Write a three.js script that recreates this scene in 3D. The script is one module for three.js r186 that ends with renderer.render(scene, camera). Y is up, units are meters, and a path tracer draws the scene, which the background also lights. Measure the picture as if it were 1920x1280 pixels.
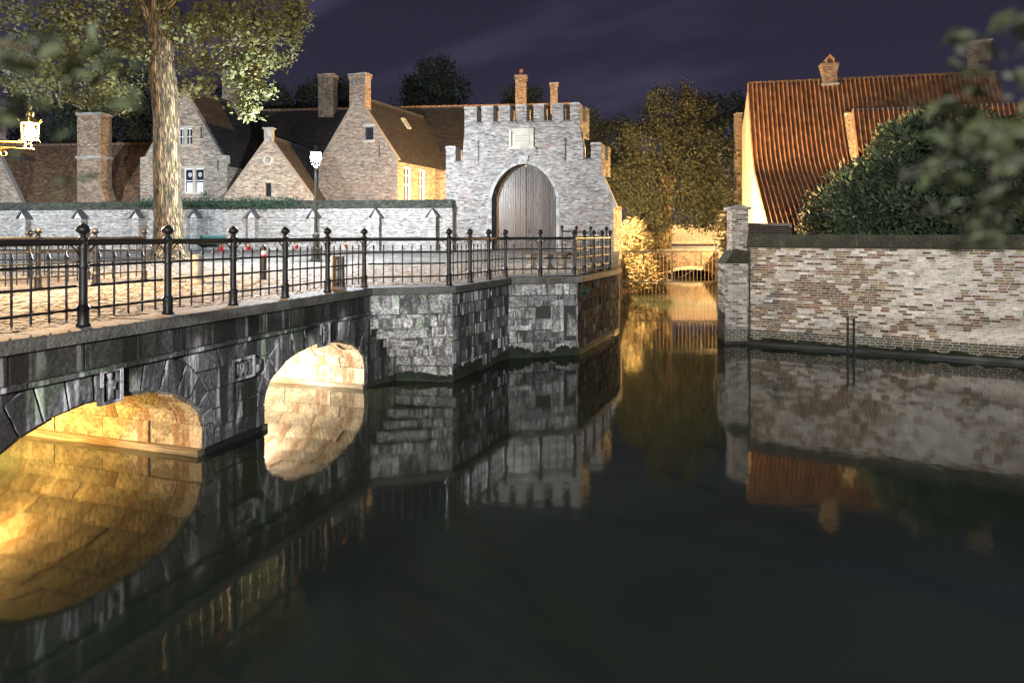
import * as THREE from 'three';
import { mergeGeometries } from 'three/addons/utils/BufferGeometryUtils.js';
import { FontLoader } from 'three/addons/loaders/FontLoader.js';
import { TextGeometry } from 'three/addons/geometries/TextGeometry.js';

// ---------------------------------------------------------------- camera, sky, moon, exposure
const scene = new THREE.Scene();
const camera = new THREE.PerspectiveCamera(53.13, 1.5, 0.1, 900);
camera.position.set(0, 3.4, 0);                       // 3.4 m above the water, looking level; the lens is shifted down
camera.setViewOffset(1920, 1280, 0, 200, 1920, 1280);
camera.focus = 18; camera.userData.fStop = 1.8;
const renderer = new THREE.WebGLRenderer({ antialias: true });
renderer.setSize(1024, 682);
renderer.toneMapping = THREE.LinearToneMapping;
renderer.toneMappingExposure = 1.8;
renderer.shadowMap.enabled = true;

let seed = 7;
const rnd = () => { seed = (seed * 1664525 + 1013904223) >>> 0; return seed / 4294967296; };
const rr = (a, b) => a + (b - a) * rnd();
const lerp = (a, b, t) => a + (b - a) * t, clamp = (x, a = 0, b = 1) => Math.min(b, Math.max(a, x));
const sstep = (a, b, x) => { const t = clamp((x - a) / (b - a)); return t * t * (3 - 2 * t); };
const hash = (x, y, s = 0) => { let h = Math.imul(x | 0, 374761393) + Math.imul(y | 0, 668265263) + Math.imul(s | 0, 1442695041); h = Math.imul(h ^ (h >>> 13), 1274126177); return ((h ^ (h >>> 16)) >>> 0) / 4294967296; };
function noise(x, y, per = 0, s = 0) {
  const ix = Math.floor(x), iy = Math.floor(y), fx = x - ix, fy = y - iy, u = fx * fx * (3 - 2 * fx), v = fy * fy * (3 - 2 * fy);
  const w = (a) => per ? ((a % per) + per) % per : a;
  return lerp(lerp(hash(w(ix), w(iy), s), hash(w(ix + 1), w(iy), s), u), lerp(hash(w(ix), w(iy + 1), s), hash(w(ix + 1), w(iy + 1), s), u), v);
}
const fbm = (x, y, per = 0, s = 0, oct = 4) => { let a = 0.5, t = 0, n = 0; for (let i = 0; i < oct; i++) { t += a * noise(x, y, per, s + i); n += a; a *= 0.5; x *= 2; y *= 2; per *= 2; } return t / n; };

{ // night sky: deep violet with thin streaks of lit cloud
  const w = 1024, h = 512, d = new Float32Array(w * h * 4);
  for (let j = 0; j < h; j++) for (let i = 0; i < w; i++) {
    const el = ((j + 0.5) / h - 0.5) * Math.PI, az = (i / w) * Math.PI * 2, up = Math.max(0, Math.sin(el));
    const px = Math.cos(az) / (up + 0.25), pz = Math.sin(az) / (up + 0.25);
    const c = sstep(0.42, 0.8, fbm(px * 1.1 + pz * 0.7 + 9, (pz - px * 0.5) * 4.2 + 5, 0, 3, 5)) * sstep(0.0, 0.2, up + 0.08);
    const g = Math.exp(-up * 3.0), k = 1 + 1.1 * c, o = (j * w + i) * 4;
    d[o] = (0.0085 + 0.014 * g) * k; d[o + 1] = (0.0080 + 0.012 * g) * k; d[o + 2] = (0.0155 + 0.020 * g) * k; d[o + 3] = 1;
  }
  const t = new THREE.DataTexture(d, w, h, THREE.RGBAFormat, THREE.FloatType);
  t.mapping = THREE.EquirectangularReflectionMapping; t.magFilter = THREE.LinearFilter; t.needsUpdate = true;
  scene.background = t; scene.environment = t;
}
const moon = new THREE.DirectionalLight(new THREE.Color(0.75, 0.82, 1.0), 0.03);
moon.position.set(-30, 60, 40); moon.castShadow = true; moon.shadow.radius = 4;
Object.assign(moon.shadow.camera, { left: -60, right: 60, top: 60, bottom: -60, far: 220 });
scene.add(moon);

// ---------------------------------------------------------------- helpers
const V = (x, y, z) => new THREE.Vector3(x, y, z);
const names = {};
const numbered = (n) => { names[n] = (names[n] ?? -1) + 1; return names[n] ? n + '_' + String(names[n]).padStart(3, '0') : n; };
function tag(o, label, category, group, kind) { if (label) o.userData.label = label; if (category) o.userData.category = category; if (group) o.userData.group = group; if (kind) o.userData.kind = kind; return o; }
function thing(name, label, category, X, y, D, turn = 0, group) {
  const g = new THREE.Group(); g.name = numbered(name); g.position.set(X, y, -D); g.rotation.y = turn; scene.add(g);
  return tag(g, label, category, group);
}
function part(parent, name, geo, mat, kind, label) {
  const m = new THREE.Mesh(geo, mat); m.name = name; m.castShadow = m.receiveShadow = true; parent.add(m);
  if (kind) m.userData.kind = kind; if (label) m.userData.label = label; return m;
}
function structure(name, geo, mat) { const m = part(scene, numbered(name), geo, mat, 'structure'); return m; }
const flat = (g) => { const n = g.index ? g.toNonIndexed() : g; for (const k of Object.keys(n.attributes)) if (!['position', 'normal', 'uv'].includes(k)) n.deleteAttribute(k); return n; };
const merge = (...gs) => mergeGeometries(gs.flat().map(flat));
const box = (w, h, d, x = 0, y = 0, z = 0) => new THREE.BoxGeometry(w, h, d).translate(x, y, z);
const span = (x0, x1, y0, y1, z0, z1) => box(x1 - x0, y1 - y0, z1 - z0, (x0 + x1) / 2, (y0 + y1) / 2, (z0 + z1) / 2);
const cyl = (rt, rb, h, x = 0, y = 0, z = 0, seg = 12) => new THREE.CylinderGeometry(rt, rb, h, seg).translate(x, y + h / 2, z);
function rod(a, b, r, seg = 6, r2 = r) {
  const d = V().subVectors(b, a), l = d.length(), g = new THREE.CylinderGeometry(r2, r, l, seg);
  g.applyQuaternion(new THREE.Quaternion().setFromUnitVectors(V(0, 1, 0), d.normalize()));
  return g.translate((a.x + b.x) / 2, (a.y + b.y) / 2, (a.z + b.z) / 2);
}
const lathe = (pts, seg = 14) => new THREE.LatheGeometry(pts.map((p) => new THREE.Vector2(p[0], p[1])), seg);
function tube(pts, radii, seg = 8, wob = 0) { // tapered tube through points
  const c = new THREE.CatmullRomCurve3(pts), n = Math.max(3, pts.length * 4), pos = [], uv = [], idx = [], L = c.getLength();
  const fr = c.computeFrenetFrames(n, false);
  for (let i = 0; i <= n; i++) {
    const t = i / n, p = c.getPoint(t), k = t * (radii.length - 1), a = Math.floor(Math.min(k, radii.length - 2)), r = lerp(radii[a], radii[a + 1], k - a);
    for (let j = 0; j <= seg; j++) {
      const th = (j / seg) * Math.PI * 2, q = r * (1 + wob * (fbm(Math.cos(th) * 2 + 5, Math.sin(th) * 2 + t * 12, 0, 5, 3) - 0.5));
      pos.push(p.x + q * (Math.cos(th) * fr.normals[i].x + Math.sin(th) * fr.binormals[i].x), p.y + q * (Math.cos(th) * fr.normals[i].y + Math.sin(th) * fr.binormals[i].y), p.z + q * (Math.cos(th) * fr.normals[i].z + Math.sin(th) * fr.binormals[i].z));
      uv.push((j / seg) * 6.283 * radii[0], t * L);
    }
  }
  for (let i = 0; i < n; i++) for (let j = 0; j < seg; j++) { const a = i * (seg + 1) + j, b = a + seg + 1; idx.push(a, a + 1, b, b, a + 1, b + 1); }
  const g = new THREE.BufferGeometry(); g.setAttribute('position', new THREE.Float32BufferAttribute(pos, 3)); g.setAttribute('uv', new THREE.Float32BufferAttribute(uv, 2)); g.setIndex(idx); g.computeVertexNormals(); return g;
}
// convex polygon in x,y from z0 (back) to z1 (front) with a chamfered front edge; uv in metres
function prism(poly, z0, z1, bev = 0.012, uo = 0, vo = 0) {
  const n = poly.length, cx = poly.reduce((a, p) => a + p[0], 0) / n, cy = poly.reduce((a, p) => a + p[1], 0) / n, P = [], U = [];
  let area = 0; for (let i = 0; i < n; i++) { const a = poly[i], b = poly[(i + 1) % n]; area += a[0] * b[1] - b[0] * a[1]; }
  if (area < 0) poly = poly.slice().reverse();
  const ins = poly.map((p) => { const dx = cx - p[0], dy = cy - p[1], l = Math.hypot(dx, dy) || 1, k = Math.min(bev * 1.4, l * 0.45) / l; return [p[0] + dx * k, p[1] + dy * k]; });
  const put = (p, z, u, v) => { P.push(p[0], p[1], z); U.push(u ?? p[0] + uo, v ?? p[1] + vo); };
  for (let i = 1; i < n - 1; i++) { put(ins[0], z1); put(ins[i], z1); put(ins[i + 1], z1); }
  for (let i = 0; i < n; i++) {
    const j = (i + 1) % n;
    const len = Math.hypot(poly[j][0] - poly[i][0], poly[j][1] - poly[i][1]), a = uo + i * 0.37, b = a + len, q = (p, z, u) => put(p, z, u, vo + z);
    put(poly[i], z1 - bev); put(poly[j], z1 - bev); put(ins[j], z1); put(poly[i], z1 - bev); put(ins[j], z1); put(ins[i], z1);
    q(poly[i], z0, a); q(poly[j], z0, b); q(poly[j], z1 - bev, b); q(poly[i], z0, a); q(poly[j], z1 - bev, b); q(poly[i], z1 - bev, a);
  }
  const g = new THREE.BufferGeometry(); g.setAttribute('position', new THREE.Float32BufferAttribute(P, 3)); g.setAttribute('uv', new THREE.Float32BufferAttribute(U, 2)); g.computeVertexNormals(); return g;
}
const rect = (x0, x1, y0, y1) => [[x0, y0], [x1, y0], [x1, y1], [x0, y1]];
function slab(poly, holes, z0, z1) { // wall body: extruded outline with openings
  const s = new THREE.Shape(poly.map((p) => new THREE.Vector2(p[0], p[1])));
  for (const h of holes) s.holes.push(new THREE.Path(h.map((p) => new THREE.Vector2(p[0], p[1]))));
  return new THREE.ExtrudeGeometry(s, { depth: z1 - z0, bevelEnabled: false }).translate(0, 0, z0);
}
const extrudeX = (zy, x0, x1) => slab(zy.map(([z, y]) => [-z, y]), [], x0, x1).rotateY(Math.PI / 2); // outline in z,y run along x
function spans(polys, y) {
  const xs = [];
  for (const p of polys) for (let i = 0; i < p.length; i++) { const a = p[i], b = p[(i + 1) % p.length]; if ((a[1] <= y) !== (b[1] <= y)) xs.push(a[0] + ((y - a[1]) / (b[1] - a[1])) * (b[0] - a[0])); }
  return xs.sort((a, b) => a - b);
}
// courses of bricks / tiles / blocks laid in an outline (first polygon) with openings (the rest)
function courses(polys, bw, bh, joint, cb, vary = 0) {
  let y0 = 1e9, y1 = -1e9; for (const p of polys[0]) { y0 = Math.min(y0, p[1]); y1 = Math.max(y1, p[1]); }
  let row = 0;
  for (let y = y0; y < y1 - 0.008; y += bh, row++) {
    const yb = y + joint / 2, yt = Math.min(y + bh - joint / 2, y1), s = spans(polys, (yb + yt) / 2), sb = spans(polys, yb + 1e-4), st = spans(polys, yt - 1e-4);
    const same = sb.length === s.length && st.length === s.length;
    for (let k = 0; k + 1 < s.length; k += 2) {
      let x = s[k] - ((row % 2) * 0.5 + 0.13 * hash(row, 3)) * bw;
      while (x < s[k + 1]) {
        const w = bw * (1 + vary * (hash(Math.round(x * 50), row, 9) - 0.5)), a = x + joint / 2, b = x + w - joint / 2; x += w;
        const l = a <= s[k], r = b >= s[k + 1]; if (b <= s[k] + 0.02 || a >= s[k + 1] - 0.02) continue;
        const la = l ? (same ? sb[k] : s[k]) : a, lt = l ? (same ? st[k] : s[k]) : a, ra = r ? (same ? sb[k + 1] : s[k + 1]) : b, rt = r ? (same ? st[k + 1] : s[k + 1]) : b;
        cb(la, ra, lt, rt, yb, yt, row, l || r);
      }
    }
  }
}
class Blocks { // joined geometry of many bricks or tiles, colour per piece
  constructor() { this.p = []; this.n = []; this.c = []; this.u = []; this.m = new THREE.Matrix4(); this.t = 0; }
  add(la, ra, lt, rt, yb, yt, zb, zt, ob, ot, col) { // back z0 (zb,zt at bottom/top edge), front ob/ot
    const A = [[la, yb, ob], [ra, yb, ob], [rt, yt, ot], [lt, yt, ot], [la, yb, zb], [ra, yb, zb], [rt, yt, zt], [lt, yt, zt]].map((v) => V(...v).applyMatrix4(this.m));
    const uo = hash(this.t, 1) * 3, vo = hash(this.t++, 2) * 3;
    for (const f of [[0, 1, 2, 3], [4, 5, 1, 0], [3, 2, 6, 7], [4, 0, 3, 7], [1, 5, 6, 2]]) {
      const [a, b, c, d] = f.map((i) => A[i]), n = V().subVectors(b, a).cross(V().subVectors(d, a)).normalize();
      for (const q of [[a, la, yb], [b, ra, yb], [c, rt, yt], [a, la, yb], [c, rt, yt], [d, lt, yt]]) { this.p.push(q[0].x, q[0].y, q[0].z); this.n.push(n.x, n.y, n.z); this.c.push(...col); this.u.push(q[1] + uo, q[2] + vo); }
    }
  }
  build() {
    const g = new THREE.BufferGeometry(); for (const [k, a, s] of [['position', this.p, 3], ['normal', this.n, 3], ['color', this.c, 3], ['uv', this.u, 2]]) g.setAttribute(k, new THREE.Float32BufferAttribute(a, s)); return g;
  }
}
const tone = (c, v) => { const k = 1 + v * (rnd() - 0.5) * 2; return [c[0] * k, c[1] * k, c[2] * k]; };
const pick = (list) => { let r = rnd(), i = 0; for (; i < list.length - 1 && r > list[i][0]; i++) r -= list[i][0]; return tone(list[i][1], list[i][2] ?? 0.2); };
function brickFace(q, polys, pal, o = {}) {
  const { bw = 0.225, bh = 0.075, joint = 0.014, proud = 0.012 } = o;
  courses(polys, bw, bh, joint, (la, ra, lt, rt, yb, yt) => { const z = proud * rr(0.35, 1.2); q.add(la, ra, lt, rt, yb, yt, -0.01, -0.01, z, z + rr(-0.003, 0.003), o.col ? o.col((la + ra) / 2, yb) : pick(pal)); });
}
function tileFace(q, polys, pal, o = {}) { // flat roof tiles lapping the course below
  const { bw = 0.19, bh = 0.15 } = o;
  courses(polys, bw, bh, 0.008, (la, ra, lt, rt, yb, yt) => { const k = rr(0.75, 1.3); q.add(la, ra, lt, rt, yb - 0.03, yt, -0.01, -0.01, 0.045 * k, 0.012 * k, pick(pal)); });
}

// ---------------------------------------------------------------- textures and materials
function tex(n, fn, srgb, rx = 1, ry = 1) {
  const d = new Uint8Array(n * n * 4);
  for (let j = 0; j < n; j++) for (let i = 0; i < n; i++) { const c = fn(i / n, j / n), o = (j * n + i) * 4; for (let k = 0; k < 3; k++) d[o + k] = clamp(Array.isArray(c) ? c[k] : c) * 255; d[o + 3] = 255; }
  const t = new THREE.DataTexture(d, n, n); t.wrapS = t.wrapT = THREE.RepeatWrapping; t.magFilter = THREE.LinearFilter; t.minFilter = THREE.LinearMipmapLinearFilter; t.generateMipmaps = true;
  if (srgb) t.colorSpace = THREE.SRGBColorSpace; t.repeat.set(rx, ry); t.needsUpdate = true; return t;
}
const grain = tex(256, (u, v) => fbm(u * 16, v * 16, 16, 2, 4) * 0.6 + 0.4 * fbm(u * 64, v * 64, 64, 7, 2), false, 1.2, 1.2);
const pits = tex(256, (u, v) => { const n = fbm(u * 24, v * 24, 24, 12, 3), m = fbm(u * 6, v * 6, 6, 21, 3); return clamp(0.55 * m + 0.45 * sstep(0.3, 0.55, n)); }, false, 1.1, 1.1);
const mottle = tex(256, (u, v) => { const k = 0.62 + 0.5 * (fbm(u * 5, v * 5, 5, 31, 5) - 0.3) * 1.2 + 0.2 * (fbm(u * 50, v * 50, 50, 35, 2) - 0.5); return [k, k * 0.99, k * 0.97]; }, true, 0.7, 0.7);
// limestone darkened by soot with pale lime run-off and algae, streaks hang downwards
const weather = tex(512, (u, v) => {
  const m = fbm(u * 5, v * 4, 0, 41, 4), runs = sstep(0.52, 0.68, fbm(u * 34, v * 2.2 + 4, 0, 45, 3)), soot = sstep(0.5, 0.7, fbm(u * 22, v * 1.6 + 30, 0, 47, 3)), gr = fbm(u * 90, v * 90, 0, 49, 2), al = sstep(0.56, 0.72, fbm(u * 9, v * 9, 0, 52, 4));
  let k = 0.36 + 0.3 * (m - 0.5) + 0.22 * (gr - 0.5); k = lerp(k, 0.15, soot * 0.75); k = lerp(k, 0.86, runs * 0.85 * sstep(0.35, 0.6, fbm(u * 7, v * 7, 0, 58, 3)));
  return [k * lerp(1, 0.82, al), k * lerp(1.0, 0.9, al), k * lerp(1.02, 0.8, al)];
}, true, 0.25, 0.25);
const quayStone = tex(512, (u, v) => {
  const m = fbm(u * 6, v * 6, 6, 61, 5), gr = fbm(u * 70, v * 70, 70, 63, 2), dk = sstep(0.52, 0.72, fbm(u * 18, v * 4, 0, 66, 4)), al = sstep(0.58, 0.75, fbm(u * 8, v * 8, 8, 68, 4));
  let k = 0.52 + 0.5 * (m - 0.5) + 0.5 * (gr - 0.5); k = lerp(k, 0.2, dk * 0.7);
  return [k * lerp(1, 0.8, al), k * lerp(1, 0.9, al), k * lerp(1.0, 0.78, al)];
}, true, 0.45, 0.45);
const bark = tex(256, (u, v) => { const f = Math.abs(fbm(u * 14 + fbm(u * 4, v * 4, 4, 71, 2) * 1.5, v * 4, 0, 72, 4) - 0.5) * 4; return clamp(0.18 + f); }, false, 0.9, 0.6);
const barkColor = tex(256, (u, v) => { const f = clamp(Math.abs(fbm(u * 14 + fbm(u * 4, v * 4, 4, 71, 2) * 1.5, v * 4, 0, 72, 4) - 0.5) * 4), l = sstep(0.6, 0.75, fbm(u * 5, v * 5, 5, 77, 4)); const k = 0.16 + 0.5 * f; return [lerp(k, k * 0.62, l), lerp(k * 0.93, k * 0.72, l), lerp(k * 0.8, k * 0.4, l)]; }, true, 0.9, 0.6);
const woodGrain = tex(256, (u, v) => { const g = fbm(u * 60, v * 2.5, 0, 81, 4), s = fbm(u * 9, v * 7, 0, 84, 4); const k = 0.3 + 0.5 * (g - 0.45) + 0.35 * (s - 0.5); return [k * 1.02, k * 1.0, k * 0.98]; }, true, 1, 0.5);
const plaster = tex(256, (u, v) => { const k = 0.78 + 0.28 * (fbm(u * 5, v * 5, 5, 91, 5) - 0.5) + 0.1 * (fbm(u * 60, v * 60, 60, 93, 2) - 0.5); return [k, k * 0.985, k * 0.955]; }, true, 0.4, 0.4);
const setts = tex(512, (u, v) => { const m = fbm(u * 8, v * 8, 8, 101, 4), g = fbm(u * 80, v * 80, 80, 103, 2); const k = 0.42 + 0.3 * (m - 0.5) + 0.45 * (g - 0.5); return [k * 1.03, k, k * 0.95]; }, true, 0.3, 0.3);
const vault = tex(512, (u, v) => { const m = fbm(u * 5, v * 7, 0, 111, 4), r = sstep(0.5, 0.72, fbm(u * 14, v * 3, 0, 113, 4)), w = sstep(0.56, 0.7, fbm(u * 16, v * 2.5 + 9, 0, 117, 4)), g = fbm(u * 60, v * 60, 0, 119, 2); let k = 0.56 + 0.35 * (m - 0.5) + 0.35 * (g - 0.5); return [lerp(lerp(k, 0.4, r * 0.6), 0.75, w * 0.55), lerp(lerp(k * 0.94, 0.27, r * 0.6), 0.72, w * 0.55), lerp(lerp(k * 0.84, 0.17, r * 0.6), 0.66, w * 0.55)]; }, true, 0.4, 0.4);
const ripples = tex(512, (u, v) => fbm(u * 10, v * 10, 10, 121, 3) * 0.7 + 0.3 * fbm(u * 36, v * 36, 36, 125, 2), false, 0.2, 0.2);

const C = (r, g, b) => new THREE.Color().setRGB(r, g, b);
const std = (r, g, b, rough = 0.85, o = {}) => new THREE.MeshStandardMaterial({ color: C(r, g, b), roughness: rough, ...o });
const M = {
  brick: new THREE.MeshStandardMaterial({ vertexColors: true, roughness: 0.92, bumpMap: grain, bumpScale: 0.004, map: mottle, color: C(1.9, 1.9, 1.9) }),
  mortar: std(0.42, 0.4, 0.36, 0.95, { bumpMap: grain, bumpScale: 0.006 }), mortarGrey: std(0.29, 0.285, 0.275, 0.95, { bumpMap: grain, bumpScale: 0.006 }), mortarDark: std(0.2, 0.185, 0.165, 0.95, { bumpMap: grain, bumpScale: 0.006 }),
  limewash: std(0.62, 0.6, 0.55, 0.95, { bumpMap: pits, bumpScale: 0.012 }),
  iron: std(0.022, 0.023, 0.024, 0.42, { metalness: 0.35, bumpMap: grain, bumpScale: 0.0015 }), greenIron: std(0.022, 0.03, 0.026, 0.5, { metalness: 0.2, bumpMap: grain, bumpScale: 0.002 }),
  rust: std(0.09, 0.055, 0.035, 0.8, { bumpMap: grain, bumpScale: 0.002 }),
  gilt: std(0.6, 0.42, 0.13, 0.38, { metalness: 0.8 }),
  coping: std(1.0, 1.0, 0.98, 0.8, { map: quayStone, bumpMap: pits, bumpScale: 0.01 }),
  bridge: [0.85, 1.0, 1.2, 0.7].map((k) => std(k, k, k * 1.03, 0.82, { map: weather, bumpMap: pits, bumpScale: 0.012 })),
  frieze: [0.4, 0.5, 0.58].map((k) => std(k, k * 0.98, k * 0.95, 0.85, { map: weather, bumpMap: pits, bumpScale: 0.008 })),
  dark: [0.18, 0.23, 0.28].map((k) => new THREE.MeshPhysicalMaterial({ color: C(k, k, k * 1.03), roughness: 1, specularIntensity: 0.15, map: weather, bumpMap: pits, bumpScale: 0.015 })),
  quay: [1.2, 1.45, 1.7, 0.95].map((k) => std(k, k, k, 0.85, { map: quayStone, bumpMap: pits, bumpScale: 0.02 })),
  vault: [0.5, 0.62, 0.74].map((k) => std(k, k * 0.98, k * 0.95, 0.85, { map: vault, bumpMap: pits, bumpScale: 0.015 })),
  joint: std(0.05, 0.05, 0.048, 0.95, { bumpMap: grain, bumpScale: 0.01 }), footing: std(0.018, 0.02, 0.018, 0.5, { bumpMap: pits, bumpScale: 0.02 }),
  algae: std(0.034, 0.05, 0.026, 0.95, { bumpMap: pits, bumpScale: 0.03, map: mottle }), moss: std(0.085, 0.085, 0.055, 0.95, { bumpMap: pits, bumpScale: 0.03, map: mottle }),
  greyStone: std(0.5, 0.5, 0.49, 0.85, { map: mottle, bumpMap: pits, bumpScale: 0.008 }), paleStone: std(0.62, 0.6, 0.54, 0.85, { bumpMap: grain, bumpScale: 0.004, map: plaster }),
  planks: [0.3, 0.2, 0.46, 0.13].map((k) => std(k * 0.62, k * 0.78, k * 0.98, 0.32, { map: woodGrain, bumpMap: woodGrain, bumpScale: 0.006 })),
  seat: std(0.5, 0.36, 0.2, 0.6, { map: woodGrain }), benchGreen: std(0.02, 0.11, 0.085, 0.5),
  plaster: std(0.82, 0.78, 0.7, 0.9, { map: plaster, bumpMap: grain, bumpScale: 0.004 }), pink: std(0.62, 0.5, 0.42, 0.9, { map: plaster, bumpMap: grain, bumpScale: 0.004 }),
  white: std(0.75, 0.75, 0.72, 0.5), red: std(0.55, 0.03, 0.03, 0.35), black: std(0.012, 0.012, 0.013, 0.45),
  pane: new THREE.MeshPhysicalMaterial({ color: C(0.02, 0.022, 0.028), roughness: 0.06, metalness: 0, clearcoat: 1, clearcoatRoughness: 0.04 }),
  lace: std(0.65, 0.66, 0.7, 0.9), frameWhite: std(0.72, 0.71, 0.68, 0.5),
  slate: std(0.06, 0.062, 0.068, 0.6, { bumpMap: grain, bumpScale: 0.006 }),
  bark: std(0.8, 0.66, 0.48, 0.95, { map: barkColor, bumpMap: bark, bumpScale: 0.045 }), twig: std(0.2, 0.16, 0.11, 0.9),
  ground: std(0.62, 0.6, 0.57, 0.92, { map: setts, bumpMap: pits, bumpScale: 0.03 }), sett: std(0.27, 0.26, 0.245, 0.75, { bumpMap: grain, bumpScale: 0.006 }),
  earth: std(0.09, 0.075, 0.045, 0.95, { bumpMap: pits, bumpScale: 0.04, map: mottle }),
  glass: new THREE.MeshPhysicalMaterial({ color: C(0.98, 0.98, 0.96), roughness: 0, transmission: 1, thickness: 0, ior: 1.45 }),
  water: new THREE.MeshPhysicalMaterial({ color: C(0.014, 0.02, 0.0155), roughness: 0.06, ior: 1.45, bumpMap: ripples, bumpScale: 0.0016 }),
};
const leafMat = (r, g, b, t = 0.3) => new THREE.MeshPhysicalMaterial({ color: C(r, g, b), roughness: 0.75, transmission: t, thickness: 0, side: THREE.DoubleSide });
const glow = (r, g, b, k) => new THREE.MeshStandardMaterial({ color: C(0.8, 0.8, 0.78), emissive: C(r, g, b), emissiveIntensity: k, roughness: 0.5 });
function lampLight(parent, x, y, z, color, cd, soft = 6) {
  const l = new THREE.PointLight(color, cd, 0, 2); l.position.set(x, y, z); l.castShadow = true; l.shadow.radius = soft; parent.add(l); return l;
}
const COOL = C(0.78, 0.88, 1.0), WARM = C(1.0, 0.58, 0.2), NEUTRAL = C(1.0, 0.975, 0.94);

// ---------------------------------------------------------------- the setting: water, land, square
const plan = (poly, h) => { const g = new THREE.ShapeGeometry(new THREE.Shape(poly.map((p) => new THREE.Vector2(p[0], p[1])))); g.rotateX(-Math.PI / 2); const p = g.attributes.position; for (let i = 0; i < p.count; i++) p.setY(i, typeof h === 'function' ? h(p.getX(i), -p.getZ(i)) : h); g.computeVertexNormals(); return g; };
const groundH = (X, D) => 2.17 + 0.024 * clamp(D - 16, 0, 18);
structure('water', new THREE.PlaneGeometry(160, 90, 1, 1).rotateX(-Math.PI / 2).translate(0, 0, -30), M.water).geometry.attributes.uv.array.forEach((v, i, a) => { a[i] = i % 2 ? v * 90 : v * 160; });
structure('square_paving', plan([[-3.2, 15.27], [-1.4, 15.9], [-0.12, 18.8], [1.84, 19.4], [3.42, 23.3], [3.78, 24.45], [5.25, 33.2], [5.35, 34], [-300, 34], [-300, 13.5], [-10.9, 14.2], [-9.75, 17.9]], groundH), M.ground);
structure('courtyard_ground', plan([[5.35, 34], [9.4, 56], [9.5, 57.6], [400, 57.6], [400, 600], [-400, 600], [-400, 34]], 2.6), M.earth);
structure('garden_ground', plan([[7.0, 22.2], [16.8, 56], [16.9, 57.55], [400, 57.55], [400, 9.4], [30, 9.4], [7.4, 21.6]], 2.0), M.earth);
structure('near_bank', span(-40, 60, -0.6, 1.25, -0.95, 60), M.ground);

// cobbles on the bridge deck and the near part of the square
const settGeo = (() => { const g = new THREE.BoxGeometry(0.1, 0.05, 0.085, 2, 1, 2); const p = g.attributes.position; for (let i = 0; i < p.count; i++) if (p.getY(i) > 0) p.setY(i, 0.025 - 0.22 * Math.hypot(p.getX(i), p.getZ(i)) ** 1.6); g.computeVertexNormals(); return g; })();
function setts3(parent, list) {
  const im = new THREE.InstancedMesh(settGeo, M.sett, list.length), m = new THREE.Matrix4(), q = new THREE.Quaternion();
  list.forEach(([x, y, z], i) => { q.setFromEuler(new THREE.Euler(rr(-0.06, 0.06), rr(-0.12, 0.12), rr(-0.06, 0.06))); m.compose(V(x, y + rr(-0.012, 0.008), z), q, V(rr(0.85, 1.1), 1, rr(0.85, 1.1))); im.setMatrixAt(i, m); const k = rr(0.6, 1.5); im.setColorAt(i, C(k * rr(0.95, 1.12), k, k * rr(0.85, 1.0))); });
  im.name = 'cobbles'; im.userData.kind = 'stuff'; im.castShadow = im.receiveShadow = true; parent.add(im); return im;
}
{
  const list = [];
  for (let D = 15.9; D < 24.5; D += 0.104) for (let X = -17; X < 3.6; X += 0.118) {
    const e = X < -9.7 ? 17.7 : X < -3.2 ? 15.2 + (-3.2 - X) * 0.335 : X < -1.4 ? 15.7 + (X + 3.2) * 0.3 : X < -0.1 ? 16.1 + (X + 1.4) * 2.3 : X < 1.86 ? 19.0 + (X + 0.1) * 0.3 : 19.6 + (X - 1.86) * 2.5;
    if (D > e + 0.55) list.push([X + (Math.round(D / 0.104) % 2) * 0.06, groundH(X, D) + 0.004, -D]);
  }
  tag(setts3(scene, list), 'worn cobbles paving the lamplit square behind the quay railing', 'cobbles', null, 'stuff').name = 'square_cobbles';
}

// ---------------------------------------------------------------- the stone bridge
const ANG = Math.atan2(1, 0.335), BR = { X: -8.0, D: 0.9, L: 15.13, W: 7 };
const bridge = thing('stone_bridge', 'old grey limestone arch bridge with lit arches and iron railings', 'bridge', BR.X, 0, BR.D, ANG);
const ARCH = [3.649, 8.468, 13.288], AS = 1.72, SP = 0.45, CR = 1.28, STR = 1.63;
const arcP = (c, f) => [c + AS * Math.cos(f), SP + (CR - SP) * Math.sin(f)];
const arcN = (f) => { const x = Math.cos(f) / AS, y = Math.sin(f) / (CR - SP), l = Math.hypot(x, y); return [x / l, y / l]; };
const arcQ = (c, f) => { const p = arcP(c, f), n = arcN(f); let l = 0.18 + 0.5 * Math.sin(f) ** 2; if (n[1] > 0.05) l = Math.min(l, (STR - p[1]) / n[1]); return [p[0] + n[0] * l, p[1] + n[1] * l]; };
function fanOut(h) { if (h <= SP) return AS + 0.18; let prev = arcQ(0, 0); for (let i = 1; i <= 60; i++) { const q = arcQ(0, (i / 60) * Math.PI / 2); if (q[1] >= h) return lerp(prev[0], q[0], (h - prev[1]) / (q[1] - prev[1] || 1)); prev = q; } return prev[0]; }
{
  const o = [[0, -0.6]];
  for (const c of ARCH) { o.push([c - AS, -0.6]); for (let i = 24; i >= 0; i--) o.push(arcP(c, (i / 24) * Math.PI)); o.push([c + AS, -0.6]); }
  o.push([BR.L, -0.6], [BR.L, 2.05], [0, 2.05]);
  part(bridge, 'core', slab(o, [], -BR.W, -0.03), M.joint);
}
const stoneMat = (list, x, y) => list[Math.floor(hash(Math.round(x * 31), Math.round(y * 37), 5) * list.length)];
const STEP = 15;
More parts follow.
